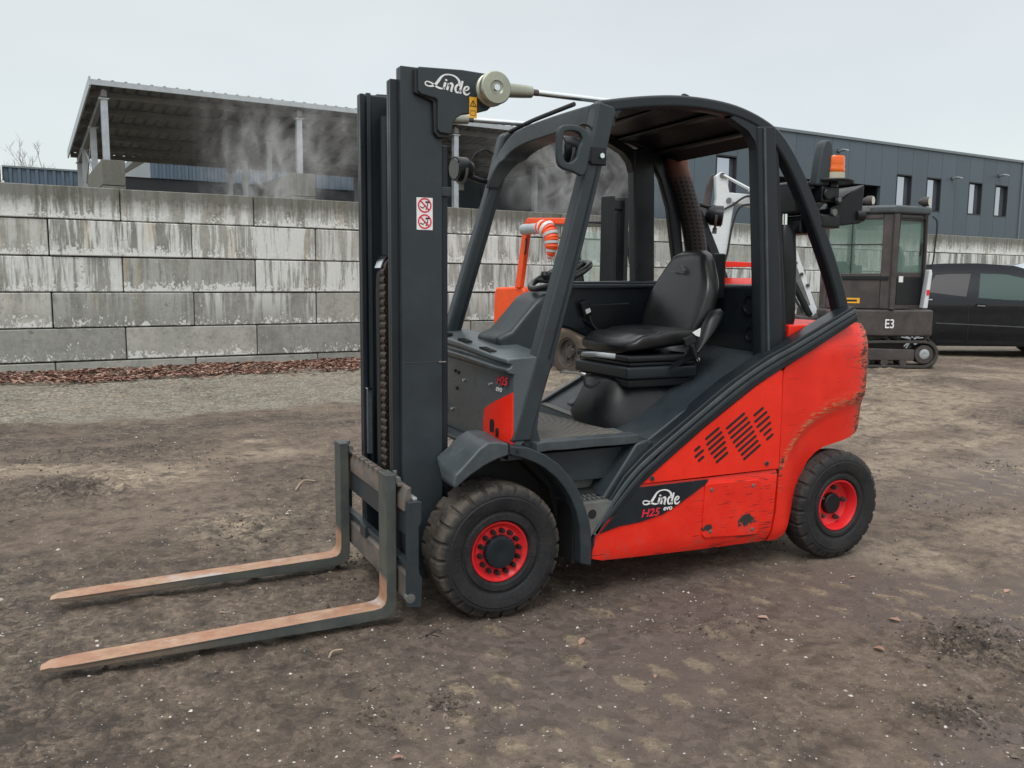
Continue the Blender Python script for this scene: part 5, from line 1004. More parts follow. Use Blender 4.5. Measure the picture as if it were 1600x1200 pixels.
# ---- mast
for y0, y1, s in ((.265, .325, 1), (.765, .825, -1)):
    yo, yi = (y0, y1) if s == 1 else (y1, y0)
    def C_(xa, xb, ya, yb, z0, z1, name, mat, t_=.022):
        # channel opening inwards
        a, b = (ya, yb) if s == 1 else (yb, ya)
        web = (min(a, a + s * t_), max(a, a + s * t_)); mb = MB().box(xa, xb, web[0], web[1], z0, z1); yy = sorted((a + s * t_, b)); mb.box(xa, xa + t_, yy[0], yy[1], z0, z1).box(xb - t_, xb, yy[0], yy[1], z0, z1)
        return mb.build(name, mat, fl, bevel=.004)
    ztop = 2.325 if s == 1 else 2.31
    C_(-.282, -.098, yo if s == 1 else yi, yi if s == 1 else yo, .12, ztop, 'outer_mast_channel', GREY)
    C_(-.318, -.145, (yo + s * .028) if s == 1 else yi - .0 if False else (yo + s * .028 if s == 1 else yi - .02), (yi + .02) if s == 1 else (yo - .028), .14, 2.275 if s == 1 else 2.30, 'inner_mast_channel', GREYD)
    if s == 1:
        MB().box(-.096, -.066, .28, .31, .62, 2.02).build('mast_cable_duct', GREYD, fl, bevel=.006); MB().box(-.10, -.055, .268, .30, 1.805, 1.845).build('duct_clamp', GREY, fl, bevel=.004); MB().box(-.118, -.085, .258, .266, 1.092, 1.096).build('duct_notch', CHROME, fl)
        MB().box(-.275, -.12, .2635, .2652, 1.093, 1.0955).build('weld_line', GREYL, fl)
for z0, z1 in ((2.18, 2.30), (1.2, 1.3), (.3, .45)): MB().box(-.14, -.10, .325, .765, z0, z1).build('mast_crossbar', GREYD, fl, bevel=.006)
for y in (.36, .73): MB().cyl((-.20, y, .2), (-.20, y, 2.2), .03, seg=16).build('lift_cylinder', GREYD, fl)
MB().cyl((-.22, .52, .3), (-.22, .52, 1.36), .045, seg=20).build('free_lift_cylinder', GREYD, fl)
# chains and hoses running over the centre pulley
MB().box(-.30, -.285, .30, .33, .62, .98).build('wear_strip', GREYL, fl); MB().box(-.31, -.29, .70, .725, .62, .93).build('wear_strip', GREYL, fl); MB().box(-.312, -.288, .69, .73, .93, .938).build('strip_cap', CHROME, fl)
ch = MB(); zz = .46
while zz < 1.50:
    o_ = .012 * (int(zz * 1000 / 22) % 2); ch.cyl((-.275, .475, zz), (-.275, .545, zz), .0125, seg=8)
    ch.cyl((-.276, .472 + o_, zz), (-.276, .552 - o_, zz), .0195, seg=10); ch.box(-.287, -.265, .480 + o_, .544 - o_, zz - .017, zz + .017)
    zz += .034
ch.build('lift_chain', CHAINM, fl, smooth=False)['kind'] = 'stuff'
MB().lathe((-.235, .51, 1.50), [(-.045, .0001), (-.045, .055), (-.03, .048), (.03, .048), (.045, .055), (.045, .0001)], 24).build('chain_pulley', CHAINM, fl)
for j, y in enumerate((.575, .597)): MB().tube(catmull([(-.285, y, .45), (-.285, y, 1.1), (-.285, y, 1.42), (-.272, y, 1.49), (-.235, y, 1.535), (-.18, y, 1.52)], 6), .010, 8).build('hydraulic_hose', BLACK, fl, ang=70)
hc = catmull([(-.292, 0, 1.50), (-.272, 0, 1.545), (-.235, 0, 1.565), (-.19, 0, 1.55)], 5)
MB().sweep([(p[0], .565, p[2]) for p in hc], [(-.035, -.003), (.055, -.003), (.055, .003), (-.035, .003)]).build('hose_guide', CHROME, fl)
# bracket carrying the tilt cylinder heads
BRK = [(-.215, 2.322), (-.215, 2.225), (-.205, 2.212), (-.14, 2.200), (-.130, 2.190), (-.130, 2.075), (-.120, 2.062), (-.075, 2.060), (-.065, 2.068), (-.062, 2.10), (-.045, 2.130), (-.02, 2.146), (.05, 2.160), (.10, 2.175), (.135, 2.21), (.145, 2.25), (.13, 2.30), (.09, 2.326), (-.02, 2.330)]
for y0, y1, nm in ((.232, .262, 1), (.828, .858, 0)):
    MB().prism(BRK, y0, y1).build('mast_bracket', GREY, fl, bevel=.006)
    MB().prism([(-.228, 2.315), (-.228, 2.218), (-.146, 2.19), (-.142, 2.065), (-.125, 2.045), (-.07, 2.045), (-.12, 2.20), (-.10, 2.315)], y0 + .012 if nm else y0 - .004, y1 + .004 if nm else y1 - .012).build('bracket_backing', BLACK, fl, bevel=.004)
    s = 1 if nm else -1; yb = y0 if nm else y1
    tc_ = bpy.data.objects.new('tilt_cylinder', None); COL.objects.link(tc_); tc_.parent = fl; tc_.matrix_parent_inverse = parent_inv(fl)
    ye = yb - s * .045
    MB().lathe((.105, yb, 2.255), [(-s * a, r) for a, r in ((.0, .068), (.022, .070), (.026, .064), (.030, .052), (.036, .052), (.040, .062), (.046, .068), (.072, .069), (.078, .064), (.080, .03), (.074, .024), (.072, .0001))], 36).build('pivot_head', ZINC, tc_, ang=40)
    MB().cyl((.105, yb - s * .072, 2.255), (.105, yb - s * .082, 2.255), .014, seg=6).build('pivot_bolt', CHROME, tc_)
    MB().loft([((.15, ye, 2.255), .026, .030, 3, (0, 1, 0), (0, 0, 1)), ((.25, ye, 2.258), .024, .026, 3, (0, 1, 0), (0, 0, 1)), ((.285, ye, 2.259), .022, .024, 2.5, (0, 1, 0), (0, 0, 1))], 20).build('rod_eye', ZINC, tc_)
    MB().cyl((.285, ye, 2.259), (.315, ye, 2.259), .014, seg=8).build('lock_nut', BROWN, tc_); MB().cyl((.315, ye, 2.259), (.75, ye + s * .02, 2.262), .0135, seg=14).build('rod', CHROME, tc_)
script_logo('logo', fl, Matrix.Translation((-.190, .2305, 2.232)) @ Matrix.Rotation(radians(1.5), 4, 'Y'), .205)
MB().box(.012, .046, .2302, .2318, 2.135, 2.222).build('warning_label', YELPR, fl)
def tri_out(cx_, cz_, r, y, w=.004):
    P = [(cx_ + r * sin(a), cz_ + r * cos(a)) for a in (0, 2 * pi / 3, 4 * pi / 3)]; mb = MB()
    for i in range(3): mb.ribbon([P[i], P[(i + 1) % 3]], w, Matrix.Translation((0, y, 0)), .0006)
    return mb
tri_out(.029, 2.192, .016, .2292, .003).ribbon([(.029, 2.200), (.029, 2.188)], .003, Matrix.Translation((0, .2292, 0)), .0006).ribbon([(.018, 2.165), (.040, 2.165), (.040, 2.147), (.018, 2.147), (.018, 2.165)], .002, Matrix.Translation((0, .2292, 0)), .0006).build('warning_symbol', BLKPR, fl, smooth=False)
# prohibition label on the mast
MB().box(-.215, -.143, .2630, .2645, 1.660, 1.795).build('prohibition_label', WHITE, fl)
for cz_ in (1.763, 1.695):
    mb = MB(); P = [(-.179 + .028 * cos(a), cz_ + .028 * sin(a)) for a in np.linspace(0, 2 * pi, 25)]
    mb.ribbon(P, .006, Matrix.Translation((0, .2618, 0)), .0008).ribbon([(-.197, cz_ + .018), (-.161, cz_ - .018)], .006, Matrix.Translation((0, .2614, 0)), .0008).build('prohibition_ring', REDPR, fl, smooth=False)
    mb = MB().box(-.176, -.158, .2620, .2626, cz_ + .010, cz_ + .017).ribbon([(-.166, cz_ + .008), (-.168, cz_ - .008), (-.174, cz_ - .018)], .004, Matrix.Translation((0, .262, 0)), .0006).ribbon([(-.2, cz_ - .006), (-.186, cz_ - .012), (-.18, cz_ - .004)], .004, Matrix.Translation((0, .262, 0)), .0006).build('prohibition_figure', BLKPR, fl, smooth=False)
# ---- carriage and forks
car = bpy.data.objects.new('fork_carriage', None); COL.objects.link(car); car.parent = fl; car.matrix_parent_inverse = parent_inv(fl)
YA, YB = .012, 1.078
MB().prism([(-.352, .500), (-.352, .555), (-.335, .598), (-.318, .600), (-.318, .500)], YA + .04, YB - .04).build('upper_bar', RUSTY, car, bevel=.004)
nt_ = YA + .10
while nt_ < YB - .08: MB().box(-.356, -.330, nt_, nt_ + .05, .592, .606).build('bar_tooth', RUSTY, car, bevel=.003); nt_ += .075
MB().box(-.345, -.322, YA + .04, YB - .04, .400, .498).build('upper_plate', GREY, car, bevel=.003)
MB().prism([(-.352, .13), (-.352, .235), (-.325, .262), (-.312, .262), (-.312, .115)], YA + .03, YB - .03).build('lower_bar', RUSTY, car, bevel=.004)
MB().box(-.350, -.315, YA + .03, YB - .03, .262, .285).build('lower_ledge', GREY, car, bevel=.003); MB().box(-.36, -.330, .60, .69, .235, .29).box(-.36, -.33, .30, .38, .235, .285).build('lower_stop', GREY, car, bevel=.003)
for y0 in (YA, YB - .035):
    MB().prism([(-.352, .105), (-.290, .095), (-.285, .22), (-.296, .235), (-.300, .26), (-.300, .44), (-.288, .46), (-.286, .545), (-.300, .548), (-.345, .548), (-.350, .50), (-.350, .2)], y0, y0 + .03).build('side_plate', GREY, car, bevel=.004)
MB().box(-.318, -.300, YA + .02, YB - .02, .548, .560).build('backrest_rail', GALV, car, bevel=.002); MB().cyl((-.338, YA - .006, .145), (-.338, YA + .01, .145), .012, seg=10).cyl((-.338, YA - .003, .142), (-.338, YA + .03, .142), .02, seg=12).build('end_stop', STEEL, car)
for y in (.34, .75): MB().box(-.315, -.24, y - .02, y + .02, .12, .56).build('carriage_upright', GREYD, car, bevel=.003)
def fork(yn, yf, nm=0):
    mb = MB(); x0, x1 = -.408, -.362; zt = .075; zb = .028; xt = -1.695
    out = [(xt, zt - .008), (xt + .03, zt - .001), (xt + .10, zt + .001), (-.46, zt), (-.43, zt + .004), (-.415, zt + .016), (x0, zt + .04), (x0, .645), (x1, .645), (x1, .09), (x1 - .006, .06), (x1 - .022, .038), (x1 - .05, zb), (-.60, zb - .004), (-1.2, zb + .014), (xt + .02, zt - .020), (xt, zt - .016)]
    out = [(x, z - .024 * min(1, max(0, (-.45 - x) / 1.2))) for x, z in out]
    n = len(out)
    # plan taper at the tip
    def ys(x): 
        d = max(0, min(1, (x - xt) / .16)); k = sqrt(max(0, 1 - (1 - d) ** 2)) ; return .028 * (1 - k) 
    xs_extra = []
    full = []
    for i in range(n):
        a, b = out[i], out[(i + 1) % n]; full.append(a)
        if min(a[0], b[0]) < xt + .12 and abs(a[0] - b[0]) > .05:
            for f in (.25, .5, .75) if abs(a[0] - b[0]) < .3 else ((.03, .07, .12, .2) if a[0] < b[0] else (.8, .88, .93, .97)): full.append((a[0] + (b[0] - a[0]) * f, a[1] + (b[1] - a[1]) * f))
    R_ = [[(x, yn + ys(x), z) for x, z in full], [(x, (yn + yf) / 2, z) for x, z in full], [(x, yf - ys(x), z) for x, z in full]]
    f_ = mb.rings(R_).build('fork', FORKM, fl, bevel=.004, seg=2, ang=28)
    MB().prism([(x1 + .001, .632), (x1 + .024, .628), (x1 + .030, .603), (x1 + .018, .585), (x1 + .001, .60)], yn + .01, yf - .01).build('fork_hook', STEEL, f_, bevel=.004)
    MB().cyl((x1 + .012, (yn + yf) / 2, .63), (x1 + .012, (yn + yf) / 2, .650), .009, seg=8).build('latch_pin', STEEL, f_, bevel=.002)
fork(.118, .222); fork(.868, .972)
# ================================================================== VEHICLES BEHIND
RTL = Vector((0.90072182, -0.43439637, 0)); FWL = Vector((0.43439637, 0.90072182, 0))
def frame(P, ang):
    D = RTL * cos(ang) + FWL * sin(ang); N_ = Vector((-D.y, D.x, 0)); M = Matrix((D, N_, Vector((0, 0, 1)))).transposed().to_4x4(); M.translation = Vector(P); return M
def place(o): return o
class LB(MB):
    """MB whose points are given in a local frame"""
    def __init__(s, M): super().__init__(); s.M = M
    def build(s, name, mat, parent=None, **k):
        s.v = [tuple(s.M @ Vector(p)) for p in s.v]; return super().build(name, mat, parent, **k)
def empty_part(name, parent):
    o = bpy.data.objects.new(name, None); COL.objects.link(o); o.parent = parent; o.matrix_parent_inverse = parent_inv(parent); o.empty_display_size = .1; return o
# ---- orange forklift
OM = frame((4.96, 8.14, -.01), radians(-53)); of = thing('forklift', 'orange forklift with striped exhaust and muddy tyres parked in front of the block wall', 'forklift', OM.translation, 0)
def bwheel(M, c, R, Wd, rim, mr, mt, parent, hub=PLAST, spokes=0):
    w = empty_part('wheel', parent)
    SEG = 60
    def fn(a, r, k, j): 
        if 3 <= j <= 6 and k % 5 == 0 and R > .35: r -= .02
        return a, r
    b = LB(M); b.lathe(c, [(.03, rim), (.005, rim + .02), (.0, (rim + R) / 2), (.012, R * .93), (.03, R * .99), (.06, R), (Wd - .06, R), (Wd - .03, R * .99), (Wd - .005, R * .9), (Wd - .03, rim)], SEG, 'y', fn=fn); o = b.build('tyre', mt, w, ang=30); rad = [sqrt((v[0] - c[0]) ** 2 + (v[2] - c[2]) ** 2) for v in [tuple(M.inverted() @ Vector(q)) for q in b.v]]
    setattr_(o.data, 'tread', [max(0, min(1, (q - .85 * R) / (.1 * R))) for q in rad])
    b = LB(M).lathe(c, [(.04, rim + .01), (.015, rim), (.02, rim - .015), (.07, rim - .03), (.08, rim * .5), (.04, rim * .4), (.04, .0001)], 32); b.build('rim', mr, w)
    if spokes:
        b = LB(M)
        for k in range(spokes):
            a = 2 * pi * k / spokes + .3
            for da in (-.13, .13):
                p0 = (c[0] + .03 * cos(a), c[1] + .012, c[2] + .03 * sin(a)); p1 = (c[0] + rim * .95 * cos(a + da), c[1] + .012, c[2] + rim * .95 * sin(a + da)); b.tube([p0, p1], [.018, .012], 6)
        b.build('spoke', GALV, w)['kind'] = 'stuff'
    else:
        for k in range(6):
            a = 2 * pi * k / 6; LB(M).cyl((c[0] + rim * .55 * cos(a), c[1] + .075, c[2] + rim * .55 * sin(a)), (c[0] + rim * .55 * cos(a), c[1] + .045, c[2] + rim * .55 * sin(a)), .016, seg=6).build('wheel_nut', BROWN, w)
    return w
bwheel(OM, (0, 0, .375), .39, .32, .21, BROWN, RUBMUD, of); bwheel(OM, (0, .95, .375), .39, .32, .21, BROWN, RUBMUD, of); bwheel(OM, (-1.55, .06, .30), .31, .22, .17, BROWN, RUBMUD, of); bwheel(OM, (-1.55, .98, .30), .31, .22, .17, BROWN, RUBMUD, of)
LB(OM).prism([(-1.98, .45), (-2.02, .75), (-2.0, 1.25), (-1.95, 1.34), (-1.22, 1.36), (-1.15, 1.30), (-1.15, .45)], .06, 1.2).build('counterweight', ORANGE, of, bevel=.06, seg=4)
LB(OM).prism([(-1.14, .42), (-1.14, 1.25), (-.40, 1.20), (-.30, .95), (.10, .95), (.32, .80), (.32, .42)], .12, 1.14).build('body', ORANGE, of, bevel=.02)
LB(OM).prism([(-.46, .78), (-.30, .86), (.30, .86), (.46, .74), (.44, .71), (.28, .81), (-.28, .81), (-.44, .74)], .0, .30).build('mudguard', PLAST, of, bevel=.01)
for b0 in (.02, 1.12):
    LB(OM).prism([(-1.36, 1.34), (-1.22, 1.34), (-1.02, 2.36), (-1.06, 2.42), (-1.14, 2.36)], b0, b0 + .09).build('rear_pillar', ORANGE, of, bevel=.012)
    LB(OM).prism([(-1.14, 2.36), (-1.04, 2.45), (-.1, 2.40), (.02, 2.30), (.0, 2.25), (-.12, 2.31), (-1.02, 2.36)], b0, b0 + .09).build('roof_rail', ORANGE if b0 < 1 else PLAST, of, bevel=.012)
    LB(OM).prism([(.0, 2.30), (.06, 2.26), (.36, 1.15), (.40, .80), (.33, .80), (.28, 1.15)], b0 + .01, b0 + .07).build('front_pillar', PLAST, of, bevel=.01)
LB(OM).box(-1.0, -.1, .11, 1.12, 2.34, 2.37).build('roof_panel', PLAST, of)
LB(OM).prism([(.03, 2.2), (.30, 1.2), (.31, 1.2), (.04, 2.2)], .12, 1.10).build('windscreen', GLASSG, of, smooth=False)
for b0 in (.18, .46):
    LB(OM).box(.50, .72, b0, b0 + .08, .15, 2.68).build('mast_channel', PLAST, of, bevel=.01)
LB(OM).box(.52, .66, .26, .46, 2.50, 2.64).build('mast_crossbar', PLAST, of, bevel=.01); LB(OM).cyl((.60, .36, .3), (.60, .36, 2.45), .05).build('lift_cylinder', PLAST, of)
LB(OM).box(.52, .56, .34, .37, .4, 2.5).build('lift_chain', CHAINM, of)
LB(OM).cyl((-1.02, -.08, 2.26), (-.62, -.08, 2.26), .085, seg=18).build('silencer', GALV, of, bevel=.01)
ep2 = catmull([(-.62, -.08, 2.26), (-.50, -.08, 2.27), (-.36, -.08, 2.20), (-.30, -.08, 2.06), (-.31, -.08, 1.90), (-.36, -.08, 1.80)], 4); er2 = np.interp(np.linspace(0, 1, len(ep2)), [0, .3, .7, 1], [.09, .13, .10, .03])
for k in range(len(ep2) - 1): LB(OM).tube(ep2[k:k + 2], [float(er2[k]) * (1 + .12 * sin(k * 2.3)), float(er2[k + 1])], 14).build('exhaust_band', ORANGE if k % 3 else WHPAINT, of)
LB(OM).tube(catmull([(-1.02, -.01, 2.12), (-.98, -.04, 2.08), (-1.0, -.04, 1.92), (-1.06, -.01, 1.88)], 4), .016, 8).build('grab_handle', BLACK, of)
LB(OM).loft([((-.45, .62, 1.30), .22, .22, 3, (1, 0, 0), (0, 1, 0)), ((-.45, .62, 1.42), .22, .22, 3, (1, 0, 0), (0, 1, 0))], 16).loft([((-.66, .62, 1.4), .06, .22, 3, (1, 0, 0), (0, 1, 0)), ((-.74, .62, 1.95), .05, .18, 3, (1, 0, 0), (0, 1, 0))], 16).build('seat', VINYL, of)
LB(OM).box(.80, .84, .1, 1.1, .2, .7).build('carriage', PLAST, of); 
for b0 in (.25, .85): LB(OM).box(.84, 1.9, b0, b0 + .12, .04, .08).build('fork', STEEL, of)
# ---- mini excavator
EM = frame((9.226, 5.825, 0), 0); exv = thing('mini_excavator', 'muddy brown mini excavator with glazed cab and raised white boom beside the black car', 'excavator', EM.translation + Vector((0, 0, .2)), 0)
for v0 in (0, 1.15):
    tr = empty_part('track', exv); P = []
    for a in np.linspace(-pi / 2, pi / 2, 9): P.append((.50 + .19 * cos(a), .40 + .205 * sin(a)))
    for a in np.linspace(pi / 2, 3 * pi / 2, 9): P.append((-.95 + .18 * cos(a), .38 + .185 * sin(a)))
    P.insert(9, (-.2, .600)); Pi = [((p[0] + .22) * .965 - .22, (p[1] - .40) * .82 + .40) for p in P]; n = len(P)
    b = LB(EM); b.add([(p[0], y, p[1]) for y in (v0, v0 + .30) for p in P] + [(p[0], y, p[1]) for y in (v0, v0 + .30) for p in Pi], sum([[(i, (i + 1) % n, 2 * n + (i + 1) % n, 2 * n + i), (n + i, 3 * n + i, 3 * n + (i + 1) % n, n + (i + 1) % n), (i, n + i, n + (i + 1) % n, (i + 1) % n), (2 * n + i, 2 * n + (i + 1) % n, 3 * n + (i + 1) % n, 3 * n + i)] for i in range(n)], []))
    b.build('track_belt', MUDRUB, tr, bevel=.006)
    b = LB(EM); pc = catmull([(p[0], 0, p[1]) for p in P], 5, True)
    for i in range(0, len(pc), 2):
        q = pc[i]; q2 = pc[(i + 1) % len(pc)]; d = Vector((q2[0] - q[0], 0, q2[2] - q[2])).normalized(); nn3 = Vector((d.z, 0, -d.x)); c = Vector(q); R4 = [c - d * .012, c + d * .012, c + d * .009 + nn3 * .018, c - d * .009 + nn3 * .018]
        b.rings([[(p.x, v0 + .01, p.z) for p in R4], [(p.x, v0 + .29, p.z) for p in R4]])
    b.build('track_lug', MUDRUB, tr, smooth=False)['kind'] = 'stuff'
    LB(EM).prism([(-.80, .30), (.36, .30), (.36, .47), (-.80, .50)], v0 + .03, v0 + .26).build('track_frame', BROWN, tr, bevel=.02)
    LB(EM).lathe((.50, v0 + .02, .40), [(0, .0001), (-.01, .05), (0, .075), (.02, .08)], 24).build('idler_hub', GALV, tr); LB(EM).lathe((.50, v0 + .02, .40), [(.005, .08), (.01, .14), (.2, .14)], 24).build('idler', BROWN, tr); LB(EM).lathe((-.95, v0 + .03, .385), [(0, .0001), (0, .13), (.2, .13)], 24).build('sprocket', BROWN, tr)
    for k in range(4): LB(EM).lathe((-.65 + .28 * k, v0 + .03, .275), [(0, .0001), (0, .055), (.22, .055)], 16).build('roller', BROWN, tr)
LB(EM).box(-.75, .30, .28, 1.18, .36, .58).build('undercarriage', BROWN, exv, bevel=.03); LB(EM).lathe((-.22, .72, .56), [(0, .42), (.12, .42)], 32, 'z').build('slew_ring', STEEL, exv)
LB(EM).prism([(-1.0, .05), (.52, .02), (.62, .08), (.66, .25), (.66, 1.1), (.5, 1.4), (-1.0, 1.4)], .665, 1.06, 'z').build('house', BROWN, exv, bevel=.03, seg=3)
text('lettering', 'E3', .19, WHITE, exv, EM @ side_matrix(-.13, .012, .79), 0, .002, .8); 
LB(EM).lathe((-.60, .03, .86), [(-.02, .0001), (-.02, .025), (.02, .03)], 14).build('filler_cap', STEEL, exv)
# cab: two visible faces meeting at a near corner
PC = Vector((-.03, .05)); PL = Vector((-.98, .42)); PR = Vector((.60, .36))
def face(a, b):
    a3 = EM @ Vector((a.x, a.y, 0)); b3 = EM @ Vector((b.x, b.y, 0)); D = (b3 - a3); l = D.length; D.normalize(); N_ = Vector((-D.y, D.x, 0)); M = Matrix((D, N_, Vector((0, 0, 1)))).transposed().to_4x4(); M.translation = a3; return M, l
FL, ll = face(PL, PC); FR, lr = face(PC, PR)
cab = empty_part('cab', exv)
def framed(M, l, z0, z1, wx0, wx1, wz0, wz1, nm, mat=BROWN, d=.05):
    b = LB(M); b.box(.0, wx0, 0, d, z0, z1).box(wx1, l, 0, d, z0, z1).box(wx0, wx1, 0, d, z0, wz0).box(wx0, wx1, 0, d, wz1, z1); return b.build(nm, mat, cab, bevel=.012)
framed(FL, ll, 1.07, 2.47, .10, ll - .17, 1.60, 2.40, 'side_panel'); LB(FL).box(.101, ll - .171, .015, .025, 1.601, 2.399).build('side_glass', GLASSG, cab, smooth=False); LB(FL).box(.42, .435, .0, .03, 1.601, 2.399).box(.101, ll - .171, .005, .03, 2.02, 2.035).build('glazing_bar', BLACK, cab, smooth=False)['kind'] = 'stuff'
LB(FL).box(.06, ll - .06, -.014, -.001, 1.50, 1.56).build('sill_trim', PLAST, cab, bevel=.004); LB(FL).box(.30, .58, -.008, -.001, 1.15, 1.23).build('warning_strip', YELPR, cab)
LB(FL).box(.34, .54, -.010, -.0085, 1.175, 1.205).build('warning_text', BLKPR, cab)
framed(FR, lr, 1.07, 2.47, .07, lr - .09, 1.62, 2.38, 'door'); LB(FR).box(.071, lr - .091, .015, .025, 1.621, 2.379).build('door_glass', GLASSG, cab, smooth=False)
rr = [(.03, 1.10), (.06, 2.36), (.11, 2.42), (lr - .16, 2.42), (lr - .09, 2.36), (lr - .08, 1.10)]
LB(FR).sweep([(p[0], -.012, p[2]) for p in catmull([(a, 0, b) for a, b in rr], 5)], [(-.012, -.012), (.012, -.012), (.012, .012), (-.012, .012)]).build('door_seal', BLACK, cab, ang=60)
LB(FR).box(.08, lr - .11, -.010, -.001, 1.14, 1.55).build('door_lower_panel', PLAST, cab, bevel=.006); LB(FR).box(.11, .20, -.016, -.0105, 1.47, 1.56, Matrix.Rotation(.2, 4, 'Y') @ Matrix.Translation((-.33, 0, .03)) if False else None).build('door_note', WHITE, cab)
LB(FR).tube(catmull([(lr - .19, -.03, 1.86), (lr - .20, -.05, 1.95), (lr - .20, -.05, 2.05), (lr - .14, -.03, 2.08)], 4), .012, 6).build('door_handle', BLACK, cab)
bk = Vector((-.30, 1.10)); FB, lb = face(PR, bk); FB2, lb2 = face(bk, PL)
framed(FB, lb, 1.07, 2.47, .10, lb - .10, 1.35, 2.35, 'front_frame'); LB(FB).box(.101, lb - .101, .015, .025, 1.351, 2.349).build('front_glass', GLASSG, cab, smooth=False); framed(FB2, lb2, 1.07, 2.47, .08, lb2 - .08, 1.6, 2.35, 'far_panel'); LB(FB2).box(.081, lb2 - .081, .015, .025, 1.601, 2.349).build('far_glass', GLASSG, cab, smooth=False)
LB(EM).prism([(PL.x - .02, PL.y), (PC.x - .02, PC.y - .03), (PC.x + .06, PC.y - .01), (PR.x + .03, PR.y - .02), (PR.x + .02, PR.y + .06), (bk.x, bk.y + .03)], 2.475, 2.60, 'z').build('cab_roof', GREYL, cab, bevel=.045, seg=4, ang=25)
LB(EM).cyl((PC.x, PC.y - .01, 1.07), (PC.x, PC.y - .01, 2.47), .045, seg=10).build('corner_post', BROWN, cab)
LB(EM).box(-.52, -.40, .10, .20, 2.50, 2.58).build('roof_bracket', STEEL, cab, bevel=.01)
for u, v in ((-.36, .30), (.53, .40)):
    lp_ = LB(EM).tube([(u + .05, v - .04, 2.68), (u - .01, v, 2.68), (u - .06, v + .05, 2.68)], [.072, .07, .03], 16).cyl((u, v, 2.60), (u, v, 2.66), .02).build('work_lamp', BROWN, cab); LB(EM).tube([(u + .052, v - .042, 2.68), (u + .058, v - .048, 2.68)], .06, 16).build('lamp_lens', pm('lamp glass', (.55, .52, .42), .2, damt=.1), cab)
LB(EM).box(-.86, -.35, .42, .62, 1.45, 1.72).tube([(-.52, .45, 1.6), (-.50, .42, 1.88)], [.03, .045], 10).loft([((-.62, .62, 1.70), .16, .10, 2.5, (1, 0, 0), (0, 1, 0)), ((-.62, .62, 1.78), .12, .08, 2.5, (1, 0, 0), (0, 1, 0))], 16).build('control_console', VINYL, cab)
LB(EM).loft([((-.20, .55, 1.3), .22, .2, 3, (1, 0, 0), (0, 1, 0)), ((-.20, .55, 1.48), .23, .2, 3, (1, 0, 0), (0, 1, 0))], 16).loft([((.20, .62, 1.45), .17, .08, 3, (1, 0, 0), (0, 1, 0)), ((.22, .64, 1.85), .17, .08, 3, (1, 0, 0), (0, 1, 0)), ((.22, .65, 2.02), .11, .05, 2.4, (1, 0, 0), (0, 1, 0))], 16).tube([(-.45, .45, 1.2), (-.48, .42, 1.75)], .03, 8).box(-.7, -.3, .3, .8, 1.1, 1.45).build('operator_seat', VINYL, cab)
LB(EM).prism([(.50, 1.08), (.57, 1.08), (.61, 1.60), (.60, 1.66), (.56, 1.66)], .16, .30).build('white_front_cover', WHPAINT, exv, bevel=.015); LB(EM).box(.535, .58, .152, .1585, 1.28, 1.36).build('cover_decal', REDPR, exv)
LB(EM).tube(catmull([(.62, .30, 2.46), (.68, .27, 2.36), (.67, .27, 2.0), (.65, .27, 1.75), (.60, .30, 1.70)], 5), .012, 8).build('front_guard_rail', BLACK, exv)
# boom, stick, rams
def plate(pts, v0, v1, nm, mat, bev=.015): return LB(EM).prism(pts, v0, v1).build(nm, mat, exv, bevel=bev)
BV = .45
plate([(-.85, .78), (-1.02, .80), (-1.18, 1.05), (-1.62, 2.10), (-1.78, 2.42), (-1.95, 2.56), (-2.40, 2.66), (-2.47, 2.72), (-2.42, 2.80), (-1.90, 2.76), (-1.66, 2.64), (-1.44, 2.20), (-1.02, 1.12)], BV, BV + .16, 'boom', WHPAINT)
plate([(-1.20, 1.06), (-1.10, 1.12), (-1.46, 2.0), (-1.56, 2.02)], BV - .01, BV + .02, 'boom_web', STEEL, .003)
plate([(-2.56, 3.10), (-2.63, 3.04), (-2.60, 2.72), (-2.66, 2.40), (-2.70, 2.08), (-2.76, 2.0), (-2.72, 1.94), (-2.64, 1.92), (-2.60, 1.70), (-2.58, 1.35), (-2.46, 1.35), (-2.40, 2.1), (-2.34, 2.60), (-2.40, 2.74), (-2.46, 3.02), (-2.50, 3.10)], BV - .02, BV + .14, 'stick', WHPAINT)
LB(EM).tube([(-2.52, BV - .04, 3.05), (-2.10, BV - .04, 2.84)], .022, 10).build('ram_rod', CHROME, exv); LB(EM).tube([(-2.12, BV - .04, 2.85), (-1.55, BV - .04, 2.60)], .042, 12).build('ram_barrel', WHPAINT, exv)
LB(EM).tube([(-1.12, BV - .06, .95), (-1.40, BV - .06, 1.45)], .05, 12).tube([(-1.40, BV - .06, 1.45), (-1.62, BV - .06, 2.0)], .025, 10).build('boom_ram', PLAST, exv)
for u, z in ((-2.53, 3.05), (-2.42, 2.68), (-2.68, 1.99), (-1.0, .95)): LB(EM).cyl((u, BV - .05, z), (u, BV + .2, z), .04, seg=14).build('pin', STEEL, exv)
for k in range(4): LB(EM).cyl((-1.46 + .10 * k, BV - .012, 1.92 - .17 * k), (-1.46 + .10 * k, BV - .03, 1.92 - .17 * k), .028, seg=10).build('hose_clip', BROWN, exv)
plate([(-2.66, 3.08), (-2.60, 3.10), (-2.66, 2.5), (-2.76, 2.35), (-2.78, 2.50), (-2.72, 2.9)], BV + .16, BV + .24, 'bucket_link', BROWN); LB(EM).tube([(-2.78, BV + .04, 1.96), (-2.70, BV + .04, 1.30)], .035, 10).build('link_bar', BROWN, exv)
plate([(-2.75, 1.35), (-2.35, 1.40), (-2.15, 1.1), (-2.3, .75), (-2.6, .62), (-2.7, .9)], BV - .15, BV + .3, 'bucket', BROWN)
